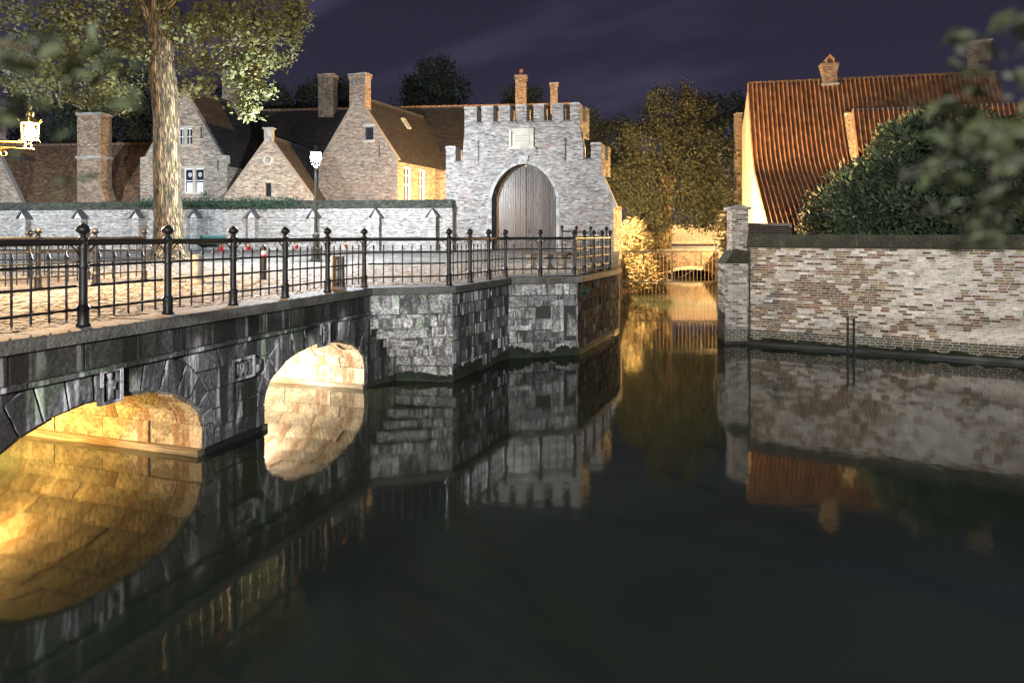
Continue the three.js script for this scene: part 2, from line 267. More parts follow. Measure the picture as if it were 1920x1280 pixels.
for (const c of ARCH) {
  for (let i = 0; i < STEP; i++) { // ring of wedge stones running up to the string course
    const f0 = (i / STEP) * Math.PI + 0.008, f1 = ((i + 1) / STEP) * Math.PI - 0.008;
    part(bridge, 'voussoir', prism([arcP(c, f0), arcP(c, (f0 + f1) / 2), arcP(c, f1), arcQ(c, f1), arcQ(c, f0)], -0.05, rr(0.012, 0.04), 0.014), stoneMat(M.bridge, c + i, i));
  }
  for (const s of [-1, 1]) part(bridge, 'voussoir', prism(rect(...[c + s * AS, c + s * (AS + 0.18)].sort((a, b) => a - b), 0.1, SP - 0.008), -0.05, rr(0.015, 0.035), 0.014), stoneMat(M.bridge, c + s, 1));
}
{ // coursed blocks of the piers
  const zones = [[0.02, 0, ARCH[0]], [0, ARCH[0], ARCH[1]], [0, ARCH[1], ARCH[2]], [0, ARCH[2], BR.L]];
  const rows = [0.1, 0.36, 0.66, 0.97, 1.29, STR];
  zones.forEach(([, a, b], zi) => {
    for (let r = 0; r < rows.length - 1; r++) {
      const y0 = rows[r] + 0.006, y1 = rows[r + 1] - 0.006, edge = (s, y) => s < 0 ? (zi === 0 ? a + 0.02 : a + fanOut(y)) : (zi === 3 ? b - 0.01 : b - fanOut(y));
      const l0 = edge(-1, y0), l1 = edge(-1, y1), r0 = edge(1, y0), r1 = edge(1, y1); if (Math.max(r0 - l0, r1 - l1) < 0.12) continue;
      const n = Math.max(1, Math.round((r0 - l0) / (r % 2 ? 0.55 : 0.7)));
      for (let k = 0; k < n; k++) {
        const j = (t) => k + t === 0 || k + t === n ? k + t : k + t + 0.22 * (hash(r, k + t, zi) - 0.5), ta = j(0) / n, tb = j(1) / n;
        const g = [[lerp(l0, r0, ta) + 0.006, y0], [lerp(l0, r0, tb) - 0.006, y0], [lerp(l1, r1, tb) - 0.006, y1], [lerp(l1, r1, ta) + 0.006, y1]];
        part(bridge, 'stone', prism(g, -0.05, rr(0.0, 0.032), 0.014), stoneMat(M.bridge, lerp(l0, r0, ta), y0));
      }
    }
  });
}
for (let s = 0.01; s < BR.L - 0.1;) { const w = Math.min(rr(0.6, 0.95), BR.L - s); part(bridge, 'frieze_stone', prism(rect(s + 0.005, s + w - 0.005, STR + 0.065, 2.045), -0.05, 0.05 + rr(0, 0.012), 0.01), stoneMat(M.frieze, s, 2)); s += w; }
for (let s = 0.01; s < BR.L - 0.1;) { const w = Math.min(rr(0.8, 1.3), BR.L - s); part(bridge, 'string_course', prism(rect(s + 0.004, s + w - 0.004, STR + 0.002, STR + 0.062), -0.05, 0.1 + rr(0, 0.012), 0.016), M.bridge[2]); s += w; }
// vault lining: courses of blocks along each barrel
function hexa(f, b, uv) {
  const P = [], U = [];
  for (const [i, j, k, l] of [[0, 1, 2, 3]]) for (const q of [i, j, k, i, k, l]) { P.push(f[q].x, f[q].y, f[q].z); U.push(...uv[q]); }
  for (let i = 0; i < 4; i++) { const j = (i + 1) % 4; for (const [v, t] of [[b[i], i], [b[j], j], [f[j], j], [b[i], i], [f[j], j], [f[i], i]]) { P.push(v.x, v.y, v.z); U.push(...uv[t]); } }
  const g = new THREE.BufferGeometry(); g.setAttribute('position', new THREE.Float32BufferAttribute(P, 3)); g.setAttribute('uv', new THREE.Float32BufferAttribute(U, 2)); g.computeVertexNormals(); return g;
}
ARCH.forEach((c, ai) => {
  const lining = new THREE.Group(); lining.name = 'vault'; bridge.add(lining);
  const rows = []; rows.push([c + AS, 0.08, c + AS, SP]); const N = 11;
  for (let i = 0; i < N; i++) { const a = arcP(c, (i / N) * Math.PI), b = arcP(c, ((i + 1) / N) * Math.PI); rows.push([a[0], a[1], b[0], b[1]]); }
  rows.push([c - AS, SP, c - AS, 0.08]);
  let v = 0;
  rows.forEach(([x0, y0, x1, y1], ri) => {
    const len = Math.hypot(x1 - x0, y1 - y0), dx = (x1 - x0) / len, dy = (y1 - y0) / len, nx = -dy, ny = dx, gap = 0.011;
    for (let z = -0.02 + (ri % 2 ? 0.5 : 0.0), k = 0; z > -BR.W + 0.2; k++) {
      const w = rr(0.85, 1.35), za = Math.min(z, -0.02), zb = Math.max(z - w, -BR.W + 0.03); z -= w; if (za - zb < 0.15) continue;
      const th = rr(0.02, 0.05), pt = (x, y, zz, t) => V(x + nx * t, y + ny * t, zz);
      const A = [[x0 + dx * gap, y0 + dy * gap, za - gap], [x0 + dx * gap, y0 + dy * gap, zb + gap], [x1 - dx * gap, y1 - dy * gap, zb + gap], [x1 - dx * gap, y1 - dy * gap, za - gap]];
      const f = A.map((p) => pt(...p, th)), b = A.map((p) => pt(...p, -0.02));
      part(lining, 'stone', hexa(f.slice().reverse(), b.slice().reverse(), [[za, v + len], [zb, v + len], [zb, v], [za, v]].map(([p, q]) => [p + k * 0.7, q + ri])), M.vault[Math.floor(rnd() * 3)]);
    }
    v += len;
  });
  for (const s of [-1, 1]) part(bridge, 'footing', span(...[c + s * (AS - 0.13), c + s * (AS + 0.02)].sort((a, b) => a - b), -0.5, 0.1, -BR.W + 0.1, -0.01), M.vault[0]);
});
for (const [a, b] of [[0.02, ARCH[0] - AS - 0.01], [ARCH[0] + AS + 0.01, ARCH[1] - AS - 0.01], [ARCH[1] + AS + 0.01, ARCH[2] - AS - 0.01], [ARCH[2] + AS + 0.01, BR.L]]) part(bridge, 'footing', span(a, b, -0.5, 0.09, -0.2, -0.004), M.footing);
{ // carved keystones and the dated tablet
  for (const c of ARCH) {
    const k = new THREE.Group(); k.name = 'keystone'; k.position.set(c, 1.44, 0.03); bridge.add(k);
    part(k, 'back_panel', span(-0.15, 0.15, -0.24, 0.22, -0.02, 0.015), M.frieze[2]);
    part(k, 'frame', merge(prism(rect(-0.17, -0.125, -0.24, 0.22), 0, 0.075), prism(rect(0.125, 0.17, -0.24, 0.22), 0, 0.075), prism(rect(-0.125, 0.125, 0.175, 0.22), 0, 0.073), prism(rect(-0.125, 0.125, -0.24, -0.195), 0, 0.073)), M.bridge[2]);
    const fig = lathe([[0.0, -0.18], [0.055, -0.18], [0.05, -0.08], [0.062, 0.0], [0.07, 0.04], [0.03, 0.065], [0.026, 0.075], [0.045, 0.095], [0.048, 0.125], [0.055, 0.14], [0.05, 0.155], [0.0, 0.16]], 10); fig.scale(1, 1, 0.55); fig.translate(0, 0, 0.03);
    part(k, 'figure', merge(fig, rod(V(-0.06, 0.03, 0.045), V(0.03, -0.05, 0.075), 0.016), rod(V(0.065, 0.03, 0.045), V(0.03, -0.06, 0.072), 0.016)), M.bridge[1]);
  }
  const d = new THREE.Group(); d.name = 'date_tablet'; d.position.set(10.95, 1.2, 0.03); bridge.add(d);
  part(d, 'panel', span(-0.24, 0.24, -0.15, 0.15, -0.02, 0.02), M.frieze[2]);
  part(d, 'frame', merge(prism(rect(-0.27, -0.22, -0.18, 0.18), 0, 0.085), prism(rect(0.22, 0.27, -0.18, 0.18), 0, 0.085), prism(rect(-0.22, 0.22, 0.135, 0.18), 0, 0.082), prism(rect(-0.22, 0.22, -0.18, -0.135), 0, 0.082), prism([[0.27, -0.15], [0.44, -0.11], [0.44, 0.08], [0.27, 0.15]], 0, 0.07)), M.bridge[2]);
  const font = await new FontLoader().loadAsync('fonts/droid/droid_serif_bold.typeface.json');
  const t = new TextGeometry('891', { font, size: 0.17, depth: 0.018, curveSegments: 3 }); t.computeBoundingBox(); t.translate(-(t.boundingBox.max.x + t.boundingBox.min.x) / 2, -0.085, 0.02);
  part(d, 'numerals', t, M.bridge[1]);
}
part(bridge, 'deck', span(0, BR.L + 0.7, 2.06, 2.165, -BR.W + 0.05, -0.3), M.ground);
{ const list = []; for (let s = 0.1; s < BR.L + 0.55; s += 0.106) for (let z = -0.62; z > -BR.W + 0.5; z -= 0.12) list.push([s, 2.168, z - (Math.round(s / 0.106) % 2) * 0.06]); setts3(bridge, list); }
part(bridge, 'far_coping', span(0, BR.L - 0.6, 2.07, 2.23, -BR.W - 0.12, -BR.W + 0.45), M.coping);
{ // floodlights hung under the crowns
  for (const [c, z, col, cd, e] of [[ARCH[1], -3.0, C(1, 0.57, 0.15), 72, 30], [ARCH[2], -2.1, C(1, 0.78, 0.54), 95, 30]]) {
    const f = new THREE.Group(); f.name = 'floodlight'; f.position.set(c + 0.12, 1.02, z); bridge.add(f);
    part(f, 'housing', merge(span(-0.14, 0.14, 0.0, 0.12, -0.11, 0.11), span(-0.16, 0.16, 0.12, 0.135, -0.13, 0.13)), M.rust);
    part(f, 'bracket', merge(rod(V(-0.12, 0.1, 0), V(-0.12, 0.26, 0), 0.012), rod(V(0.12, 0.1, 0), V(0.12, 0.26, 0), 0.012)), M.rust);
    part(f, 'lamp_glass', new THREE.SphereGeometry(0.07, 14, 8).scale(1.2, 0.5, 1).translate(0.05, -0.03, 0), glow(col.r, col.g, col.b, e));
    lampLight(f, 0.05, -0.14, 0, col, cd, 3);
  }
}

// ---------------------------------------------------------------- quay walls
const QP = [[-8.0, 0.9], [-3.2, 15.25], [-1.385, 15.83], [-0.1, 18.76], [1.86, 19.34], [3.46, 23.27], [3.8, 24.45]];
function offsetPath(path, o) { // positive = towards the water (right-hand side walking along the path)
  const nrm = path.slice(1).map((p, i) => { const a = path[i], dx = p[0] - a[0], dy = p[1] - a[1], l = Math.hypot(dx, dy); return [dy / l, -dx / l]; });
  return path.map((p, i) => { const a = nrm[Math.max(0, i - 1)], b = nrm[Math.min(nrm.length - 1, i)], k = o / (1 + a[0] * b[0] + a[1] * b[1]); return [p[0] + (a[0] + b[0]) * k, p[1] + (a[1] + b[1]) * k]; });
}
const lay = (g) => g.rotateX(-Math.PI / 2);
function coping(parent, path, out, inn, h0, h1, len, mat) {
  const A = offsetPath(path, out), B = offsetPath(path, -inn);
  for (let i = 0; i + 1 < path.length; i++) {
    const l = Math.hypot(path[i + 1][0] - path[i][0], path[i + 1][1] - path[i][1]), n = Math.max(1, Math.round(l / len)), mix = (p, q, t) => [lerp(p[0], q[0], t), lerp(p[1], q[1], t)];
    for (let k = 0; k < n; k++) { const a = k / n + 0.003 / l, b = (k + 1) / n - 0.003 / l; part(parent, 'coping_stone', lay(prism([mix(A[i], A[i + 1], a), mix(A[i], A[i + 1], b), mix(B[i], B[i + 1], b), mix(B[i], B[i + 1], a)], h0, h1 + rr(-0.006, 0.006), 0.018, k * 0.7, i)), Array.isArray(mat) ? mat[Math.floor(rnd() * mat.length)] : mat); }
  }
}
const copMats = [0.17, 0.21, 0.26].map((k) => std(k, k * 1.02, k * 0.98, 0.8, { map: mottle, bumpMap: pits, bumpScale: 0.012 }));
coping(bridge.parent && (() => { const g = new THREE.Group(); g.name = 'coping'; g.rotation.y = -ANG; g.position.set(...V(-BR.X, 0, BR.D).applyAxisAngle(V(0, 1, 0), -ANG).toArray()); bridge.add(g); return g; })(), QP.slice(0, 2), 0.13, 0.45, 2.055, 2.22, 1.5, copMats);
const quay = thing('quay_wall', 'angled grey stone quay wall stepping back from bridge to gatehouse', 'quay wall', 0, 0, 0);
coping(quay, QP.slice(1), 0.13, 0.45, 2.055, 2.22, 1.1, copMats);
function faceGroup(parent, a, b) { const g = new THREE.Group(); g.name = 'wall_face'; g.position.set(a[0], 0, -a[1]); g.rotation.y = Math.atan2(b[1] - a[1], b[0] - a[0]); parent.add(g); return [g, Math.hypot(b[0] - a[0], b[1] - a[1])]; }
function blockFace(g, L, y0, y1, rowH, bw, mats, rough = 0.03, holes = []) {
  part(g, 'wall_core', slab(rect(0, L, -0.6, y1 + 0.03), [], -0.7, -0.02), M.joint);
  courses([rect(0, L, y0, y1), ...holes], bw, rowH, 0.014, (la, ra, lt, rt, yb, yt) => part(g, 'stone', prism([[la, yb], [ra, yb], [rt, yt], [lt, yt]], -0.04, rr(0, rough), 0.018, rnd() * 4, rnd() * 4), mats[Math.floor(rnd() * mats.length)]), 0.5);
  part(g, 'footing', span(0, L, -0.5, y0 - 0.005, -0.3, 0.03), M.footing);
}
function algae(g, L, y0, y1, z) { // uneven growth along the waterline
  const top = [], n = Math.ceil(L / 0.05); for (let i = 0; i <= n; i++) top.push([(L * i) / n, lerp(y0 + 0.03, y1, 0.25 + 1.1 * (fbm(i * 0.13, L, 0, 130, 4) - 0.25) + 0.5 * (hash(i, 3) - 0.5) * 0.4)]);
  part(g, 'algae', slab([[0, y0], [L, y0], ...top.reverse()], [], z - 0.02, z + 0.012), M.algae);
}
{ // chord courses corbelled across the corner beside the bridge, then the faces round to the canal
  const S0 = QP[1], A = [-2.73, 16.0], B = QP[2];
  const [g0, l0] = faceGroup(quay, S0, A); blockFace(g0, l0, 0.1, 2.04, 0.5, 0.36, M.frieze, 0.02); algae(g0, l0, 0.02, 0.2, 0.02);
  const [g1] = faceGroup(quay, A, B); blockFace(g1, Math.hypot(B[0] - A[0], B[1] - A[1]), 0.1, 0.59, 0.25, 0.6, M.quay, 0.02); algae(g1, 1.35, 0.02, 0.3, 0.02);
  const rows = [[0.61, 0.83, 0.77], [0.845, 1.04, 0.54], [1.055, 1.29, 0.29], [1.305, 1.59, 0.08], [1.605, 2.05, 0.0]];
  rows.forEach(([h0, h1, t], i) => {
    const Lp = [lerp(S0[0], A[0], t) + 0.01, lerp(S0[1], A[1], t) - 0.02], cut = [0.62, 0.5, 0.72, 0.82, 1][i], mid = (k) => [lerp(Lp[0], B[0], k), lerp(Lp[1], B[1], k) - 0.03];
    const cuts = i < 4 ? [0, cut, 1] : [0, 0.36, 0.7, 1];
    for (let k = 0; k + 1 < cuts.length; k++) {
      const a = mid(cuts[k] + 0.004), b = mid(cuts[k + 1] - (k + 2 === cuts.length ? 0 : 0.004)), o = k === 0 && i < 4 ? 0.08 : 0;
      part(quay, 'corbel_stone', lay(prism([[a[0], a[1] - o], [b[0], b[1] - o], [b[0] + 0.02, b[1] + 0.55], [a[0] + 0.25, a[1] + 0.75]], h0, h1, i < 4 && k === 0 ? 0.07 : 0.02, rnd() * 3, rnd() * 3)), M.quay[Math.floor(rnd() * 3)]);
    }
  });
  const [g2, l2] = faceGroup(quay, B, QP[3]); blockFace(g2, l2, 0.1, 2.04, 0.277, 0.52, M.bridge.slice(0, 3), 0.05); algae(g2, l2, 0.02, 0.42, 0.035);
  const [g3, l3] = faceGroup(quay, QP[3], QP[4]);
  blockFace(g3, l3, 0.1, 2.04, 0.323, 0.74, M.quay, 0.04, [[[0.72, 1.02], [1.24, 1.02], [1.24, 1.37], [1.05, 1.37], [0.8, 1.26]], rect(1.63, 2.0, 0.55, 1.35)]);
  part(g3, 'groove_stone', prism(rect(1.27, 1.6, 0.68, 1.58), -0.05, 0.09, 0.03), M.quay[2]); part(g3, 'groove_stone', prism(rect(1.24, 1.62, 0.36, 0.665), -0.05, 0.11, 0.05, 1, 2), M.quay[1]);
  part(g3, 'groove_stone', prism([[1.72, 0.55], [2.02, 0.55], [2.02, 0.82], [1.92, 1.12], [1.74, 1.2]], -0.05, 0.07, 0.04, 2, 1), M.quay[0]); algae(g3, l3, 0.02, 0.45, 0.045);
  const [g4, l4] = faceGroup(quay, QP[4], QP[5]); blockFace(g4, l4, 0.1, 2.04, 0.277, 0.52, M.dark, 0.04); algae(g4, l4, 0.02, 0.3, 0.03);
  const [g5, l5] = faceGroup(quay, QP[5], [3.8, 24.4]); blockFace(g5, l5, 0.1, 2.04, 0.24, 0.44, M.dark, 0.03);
}
{ const p = thing('drifting_pole', 'thin pale pole lying on the water along the dark quay side', 'pole', 2.6, 0, 21); part(p, 'pole', merge(rod(V(-0.7, 0.03, 1.55), V(0.74, 0.05, -1.9), 0.022), rod(V(0.1, 0.05, -0.4), V(0.2, 0.09, -0.62), 0.01)), std(0.42, 0.33, 0.22, 0.7)); }

// ---------------------------------------------------------------- iron railings
const postGeo = lathe([[0.0, 0], [0.085, 0], [0.085, 0.03], [0.07, 0.045], [0.07, 0.2], [0.085, 0.215], [0.085, 0.24], [0.06, 0.27], [0.052, 0.3], [0.05, 0.74], [0.066, 0.755], [0.066, 0.785], [0.052, 0.8], [0.058, 0.98], [0.062, 1.0], [0.062, 1.03], [0.05, 1.05], [0.05, 1.1], [0.066, 1.115], [0.066, 1.14], [0.04, 1.155], [0, 1.155]], 12);
const finialGeo = lathe([[0.03, 1.15], [0.045, 1.165], [0.032, 1.18], [0.056, 1.2], [0.084, 1.225], [0.09, 1.25], [0.08, 1.275], [0.05, 1.305], [0.02, 1.325], [0, 1.345]], 12);
const barGeo = merge(cyl(0.0145, 0.0145, 0.76, 0, 0.13, 0, 6), cyl(0.001, 0.026, 0.085, 0, 0.89, 0, 6), cyl(0.026, 0.0145, 0.02, 0, 0.872, 0, 6), cyl(0.018, 0.001, 0.06, 0, 0.07, 0, 6), new THREE.SphereGeometry(0.025, 6, 5).translate(0, 0.52, 0), new THREE.SphereGeometry(0.025, 6, 5).translate(0, 0.22, 0), new THREE.SphereGeometry(0.025, 6, 5).translate(0, 0.78, 0));
const bracketGeo = (() => { const a = new THREE.TorusGeometry(0.25, 0.011, 5, 12, Math.PI / 2).rotateZ(Math.PI / 2).translate(0.29, 0.82, 0), b = new THREE.TorusGeometry(0.034, 0.009, 5, 10, Math.PI * 1.6).translate(0.31, 1.035, 0), c = new THREE.TorusGeometry(0.028, 0.009, 5, 10, Math.PI * 1.6).translate(0.075, 0.81, 0); return merge(a, b, c); })();
function railing(name, label, posts, h, o = {}) {
  const H = (p) => typeof h === 'function' ? h(...p) : h, P = posts.map((p) => V(p[0], H(p), -p[1])), g = thing(name, label, 'railing', P[0].x, P[0].y, -P[0].z, 0, 'iron railings with spiked bars'), mat = o.mat ?? M.iron;
  const q = P.map((p) => p.clone().sub(P[0]));
  q.forEach((p, i) => { if (o.joined && !i) return; const m = part(g, 'post', postGeo, mat); m.position.copy(p); part(m, 'finial', finialGeo, mat); });
  for (let i = 0; i + 1 < q.length; i++) {
    const a = q[i], b = q[i + 1], d = V().subVectors(b, a), L = d.length(), at = (t, y) => V().lerpVectors(a, b, t).add(V(0, y, 0)), turn = Math.atan2(-d.z, d.x);
    part(g, 'top_rail', rod(at(0, 1.08), at(1, 1.08), o.thick ?? 0.042, 8), mat);
    for (const y of [0.78, 0.22]) part(g, 'rail', rod(at(0, y), at(1, y), 0.019, 6), mat);
    part(g, 'rail', merge(rod(at(0.12 / L, 0.52), at(1 - 0.12 / L, 0.52), 0.019, 6), rod(at(0.07 / L, 0.52), at(0.12 / L, 0.52), 0.004, 6, 0.022), rod(at(1 - 0.12 / L, 0.52), at(1 - 0.07 / L, 0.52), 0.022, 6, 0.004)), mat);
    const n = Math.max(3, Math.round(L / 0.228) - 1);
    for (let k = 1; k <= n; k++) { const m = part(g, 'bar', barGeo, mat); m.position.copy(at(k / (n + 1), 0)); m.rotation.y = rr(-0.2, 0.2); m.rotation.z = rr(-0.008, 0.008); }
    if (L > 0.9) for (const e of [0, 1]) { const m = part(g, 'bracket', bracketGeo, mat); m.position.copy(e ? b : a); m.rotation.y = turn + (e ? Math.PI : 0); }
  }
  return g;
}
const inner = offsetPath(QP, -0.12), onBridge = (D, z) => { const s = (D - BR.D) * 1.0546; return [BR.X + s * Math.cos(ANG) + z * Math.sin(ANG), BR.D + s * Math.sin(ANG) - z * Math.cos(ANG)]; };
const between = (a, b, n) => Array.from({ length: n }, (_, i) => [lerp(a[0], b[0], i / n), lerp(a[1], b[1], i / n)]);
{
  const run = []; for (let k = 9; k > 0; k--) run.push(onBridge(15.3 - 1.306 * k, -0.2)); run.push([-3.33, 15.36]);
  railing('bridge_railing', 'black iron railing with ball finials along near edge of bridge', run, 2.22);
  railing('quay_railing', 'black iron railing following the angled quay in front of gatehouse', [...between([-3.33, 15.36], inner[2], 1), ...between(inner[2], inner[3], 3), ...between(inner[3], inner[4], 2), ...between(inner[4], inner[5], 4), inner[5]], 2.22, { joined: true });
  railing('far_bridge_railing', 'iron railing along far edge of bridge, lit orange by lantern', Array.from({ length: 8 }, (_, i) => onBridge(6.2 + i * 1.34, -6.85)), 2.23);
  railing('bank_railing', 'iron railing leading away behind far bridge parapet under lantern', Array.from({ length: 6 }, (_, i) => [-11.2 - i * 1.75, 18.0 + i * 0.35]), 2.2);
  railing('side_railing', 'short iron railing running back from quay corner to gatehouse', [[3.35, 24.2], [2.95, 25.6], [2.55, 27.0], [2.1, 28.6]], (X, D) => groundH(X, D));
}
{ // small padlocks left hanging on the rails
  const geo = span(-0.026, 0.026, -0.05, 0, -0.011, 0.011), bow = new THREE.TorusGeometry(0.022, 0.005, 5, 10, Math.PI).rotateZ(0).translate(0, 0.002, 0);
  for (const [D, lab, mat] of [[11.12, 'red padlock hanging under rail just before the third post', M.red], [11.75, 'red padlock hanging under rail just past the third post', M.red], [13.02, 'red padlock hanging under rail in front of lamp post', M.red], [14.62, 'orange padlock hanging under rail beside the bridge corner post', std(0.7, 0.25, 0.06, 0.4)]]) {
    const [X, d] = onBridge(D, -0.2), t = thing('padlock', lab, 'padlock', X, 3.2, d, ANG, 'padlocks on the bridge railing'); part(t, 'body', geo.clone().scale(1.3, 1.4, 1.3), mat); part(t, 'shackle', bow.clone().scale(1.3, 2.6, 1.3), M.gilt);
  }
}

// ---------------------------------------------------------------- gatehouse
const PAL = {
  gate: [[0.42, [0.2, 0.193, 0.185], 0.25], [0.3, [0.26, 0.255, 0.245], 0.2], [0.12, [0.2, 0.145, 0.125], 0.25], [0.16, [0.11, 0.105, 0.102], 0.3]],
  house: [[0.35, [0.2, 0.15, 0.105], 0.25], [0.3, [0.25, 0.195, 0.135], 0.2], [0.2, [0.19, 0.105, 0.065], 0.25], [0.15, [0.12, 0.09, 0.07], 0.3]],
  pale: [[0.35, [0.31, 0.26, 0.19], 0.2], [0.3, [0.27, 0.225, 0.17], 0.2], [0.2, [0.21, 0.14, 0.1], 0.25], [0.15, [0.14, 0.115, 0.09], 0.3]],
  long: [[0.4, [0.21, 0.205, 0.2], 0.2], [0.35, [0.26, 0.255, 0.25], 0.15], [0.13, [0.18, 0.15, 0.14], 0.2], [0.12, [0.12, 0.12, 0.118], 0.3]],
  dark: [[0.5, [0.017, 0.0145, 0.014], 0.4], [0.3, [0.024, 0.02, 0.018], 0.35], [0.2, [0.034, 0.023, 0.018], 0.35]],
  tile: [[0.5, [0.13, 0.07, 0.04], 0.3], [0.3, [0.1, 0.065, 0.04], 0.3], [0.2, [0.16, 0.1, 0.055], 0.3]],
  mossTile: [[0.5, [0.035, 0.04, 0.03], 0.35], [0.3, [0.055, 0.06, 0.04], 0.3], [0.2, [0.05, 0.05, 0.045], 0.3]],
};
const mat4 = (x, y, z, ry = 0, rx = 0) => new THREE.Matrix4().makeTranslation(x, y, z).multiply(new THREE.Matrix4().makeRotationY(ry)).multiply(new THREE.Matrix4().makeRotationX(rx));
const GA = Math.atan2(33 - 34.758, 8.264);
const gate = thing('gatehouse', 'battlemented grey brick gatehouse with pointed arch and double doors', 'gatehouse', -3.364, 2.2, 34.758, GA);
{
  const dy = -2.2, arch = [[2.4, 0.2], [2.4, 3.05]], N = 12, cx = 4.04; // pointed, slightly flattened arch
  for (let i = 0; i <= N; i++) { const t = i / N; arch.push([lerp(2.4, cx, t), 3.05 + 1.66 * Math.sin(Math.pow(t, 0.72) * Math.PI / 2) ** 0.92]); }
  for (let i = N - 1; i >= 0; i--) { const t = i / N; arch.push([lerp(5.66, cx, t), 3.05 + 1.66 * Math.sin(Math.pow(t, 0.72) * Math.PI / 2) ** 0.92]); }
  arch.push([5.66, 0.2]);
  const out = [[0, 0], [0, 7.82], [0.51, 7.82], [0.51, 7.1], [0.84, 7.1], [0.98, 8.6], [0.98, 9.78], [1.62, 9.78], [1.62, 9.04], [1.87, 9.04], [1.87, 9.78], [2.48, 9.78], [2.48, 9.04], [2.76, 9.04], [2.76, 9.78], [3.33, 9.78], [3.33, 9.02], [3.66, 9.02], [3.66, 9.78], [4.17, 9.78], [4.17, 9.01], [4.53, 9.01], [4.53, 9.78], [5.05, 9.78], [5.05, 9.0], [5.46, 9.0], [5.46, 9.78], [6.01, 9.78], [6.01, 8.99], [6.35, 8.99], [6.35, 9.78], [6.82, 9.78], [6.82, 8.6], [7.0, 7.8], [7.0, 7.09], [7.37, 7.09], [7.37, 7.8], [7.88, 7.8], [7.88, 6.3], [8.45, 4.85], [8.45, 0]].map(([x, y], i, a) => [x, y === 0 ? 0 : y + dy]);
  const ring = arch.slice(1, -1), grown = ring.map(([x, y]) => { const k = Math.hypot(x - cx, y - 3.0); return [x + ((x - cx) / k) * 0.17, y + ((y - 3.0) / k) * 0.17]; });
  const opening = [[2.23, 0.001], ...grown, [5.83, 0.001]];
  const body = [out[0], ...out.slice(1, -1), out[out.length - 1], [5.66, 0], ...arch.slice(1, -1).reverse(), [2.4, 0]];
  part(gate, 'core', slab(body, [], -1.1, -0.004), M.mortarGrey);
  const q = new Blocks(); brickFace(q, [out, opening], PAL.gate, { bw: 0.215, bh: 0.072, joint: 0.012 });
  // returns on the canal side, lit from the lane
  const side = (x, y0, y1, a = 0, b = 1) => { const d = 1.39; q.m.copy(new THREE.Matrix4().makeBasis(V(0.237, 0, -0.971), V(0, 1, 0), V(0.971, 0, 0.237)).setPosition(x + 0.33 * a + 0.006, 0, -1.35 * a)); brickFace(q, [rect(0, d * (b - a), y0, y1)], PAL.gate, { bw: 0.215, bh: 0.072 }); part(gate, 'return', lay(prism([[x - 0.05, 1.35 * a + 0.01], [x + 0.33 * a, 1.35 * a + 0.01], [x + 0.33 * b, 1.35 * b], [x - 0.05, 1.35 * b]], y0, y1, 0.004)), M.mortarDark); };
  side(6.82, 6.0, 6.8); side(6.82, 6.8, 7.58, 0, 0.3); side(6.82, 6.8, 7.58, 0.6, 1); side(7.88, 4.1, 4.9); side(7.88, 4.9, 5.6, 0, 0.35); side(7.88, 4.9, 5.6, 0.7, 1); side(8.45, 0, 2.6);
  part(gate, 'brickwork', q.build(), M.brick, 'stuff');
  const r = new Blocks(); r.m.copy(mat4(7.884, 4.1, 0, 0)); // sloping stone weathering of the buttress
  part(gate, 'buttress_slope', prism([[7.86, 4.12], [7.96, 4.12], [8.62, 2.6], [8.62, 2.5], [8.4, 2.52]], -1.3, 0.035, 0.02), M.greyStone);
  for (let i = 0; i + 1 < ring.length; i++) part(gate, 'arch_stone', prism([ring[i], ring[i + 1], grown[i + 1], grown[i]], -0.5, 0.02, 0.014, i, 2), M.greyStone);
  for (const [a, b] of [[2.23, 2.4], [5.66, 5.83]]) for (let k = 0; k < 6; k++) part(gate, 'arch_stone', prism(rect(a, b, k * 0.508 + 0.004, k * 0.508 + 0.504), -0.5, 0.02, 0.014, k, a), M.greyStone);
  part(gate, 'keystone', prism([[3.86, 4.72], [4.22, 4.72], [4.3, 5.14], [3.78, 5.14]], -0.05, 0.07, 0.02), M.greyStone);
  for (const [x0, x1, y] of [[0, 0.51, 5.62], [0.98, 1.62, 7.58], [1.87, 2.48, 7.58], [2.76, 3.33, 7.58], [3.66, 4.17, 7.58], [4.53, 5.05, 7.58], [5.46, 6.01, 7.58], [6.35, 6.82, 7.58], [7.37, 7.88, 5.6]]) part(gate, 'merlon_cap', prism([[x0 - 0.05, y], [x1 + 0.05, y], [x1 - 0.02, y + 0.09], [x0 + 0.02, y + 0.09]], -0.6, 0.06, 0.01), M.greyStone);
  for (const [x0, x1, y] of [[0.5, 0.86, 4.9], [1.62, 1.87, 6.84], [2.48, 2.76, 6.84], [3.33, 3.66, 6.82], [4.17, 4.53, 6.81], [5.05, 5.46, 6.8], [6.01, 6.35, 6.79], [6.98, 7.37, 4.89]]) part(gate, 'crenel_sill', prism([[x0 - 0.06, y - 0.05], [x1 + 0.06, y - 0.05], [x1 + 0.02, y + 0.03], [x0 - 0.02, y + 0.03]], -0.7, 0.08, 0.01), M.slate);
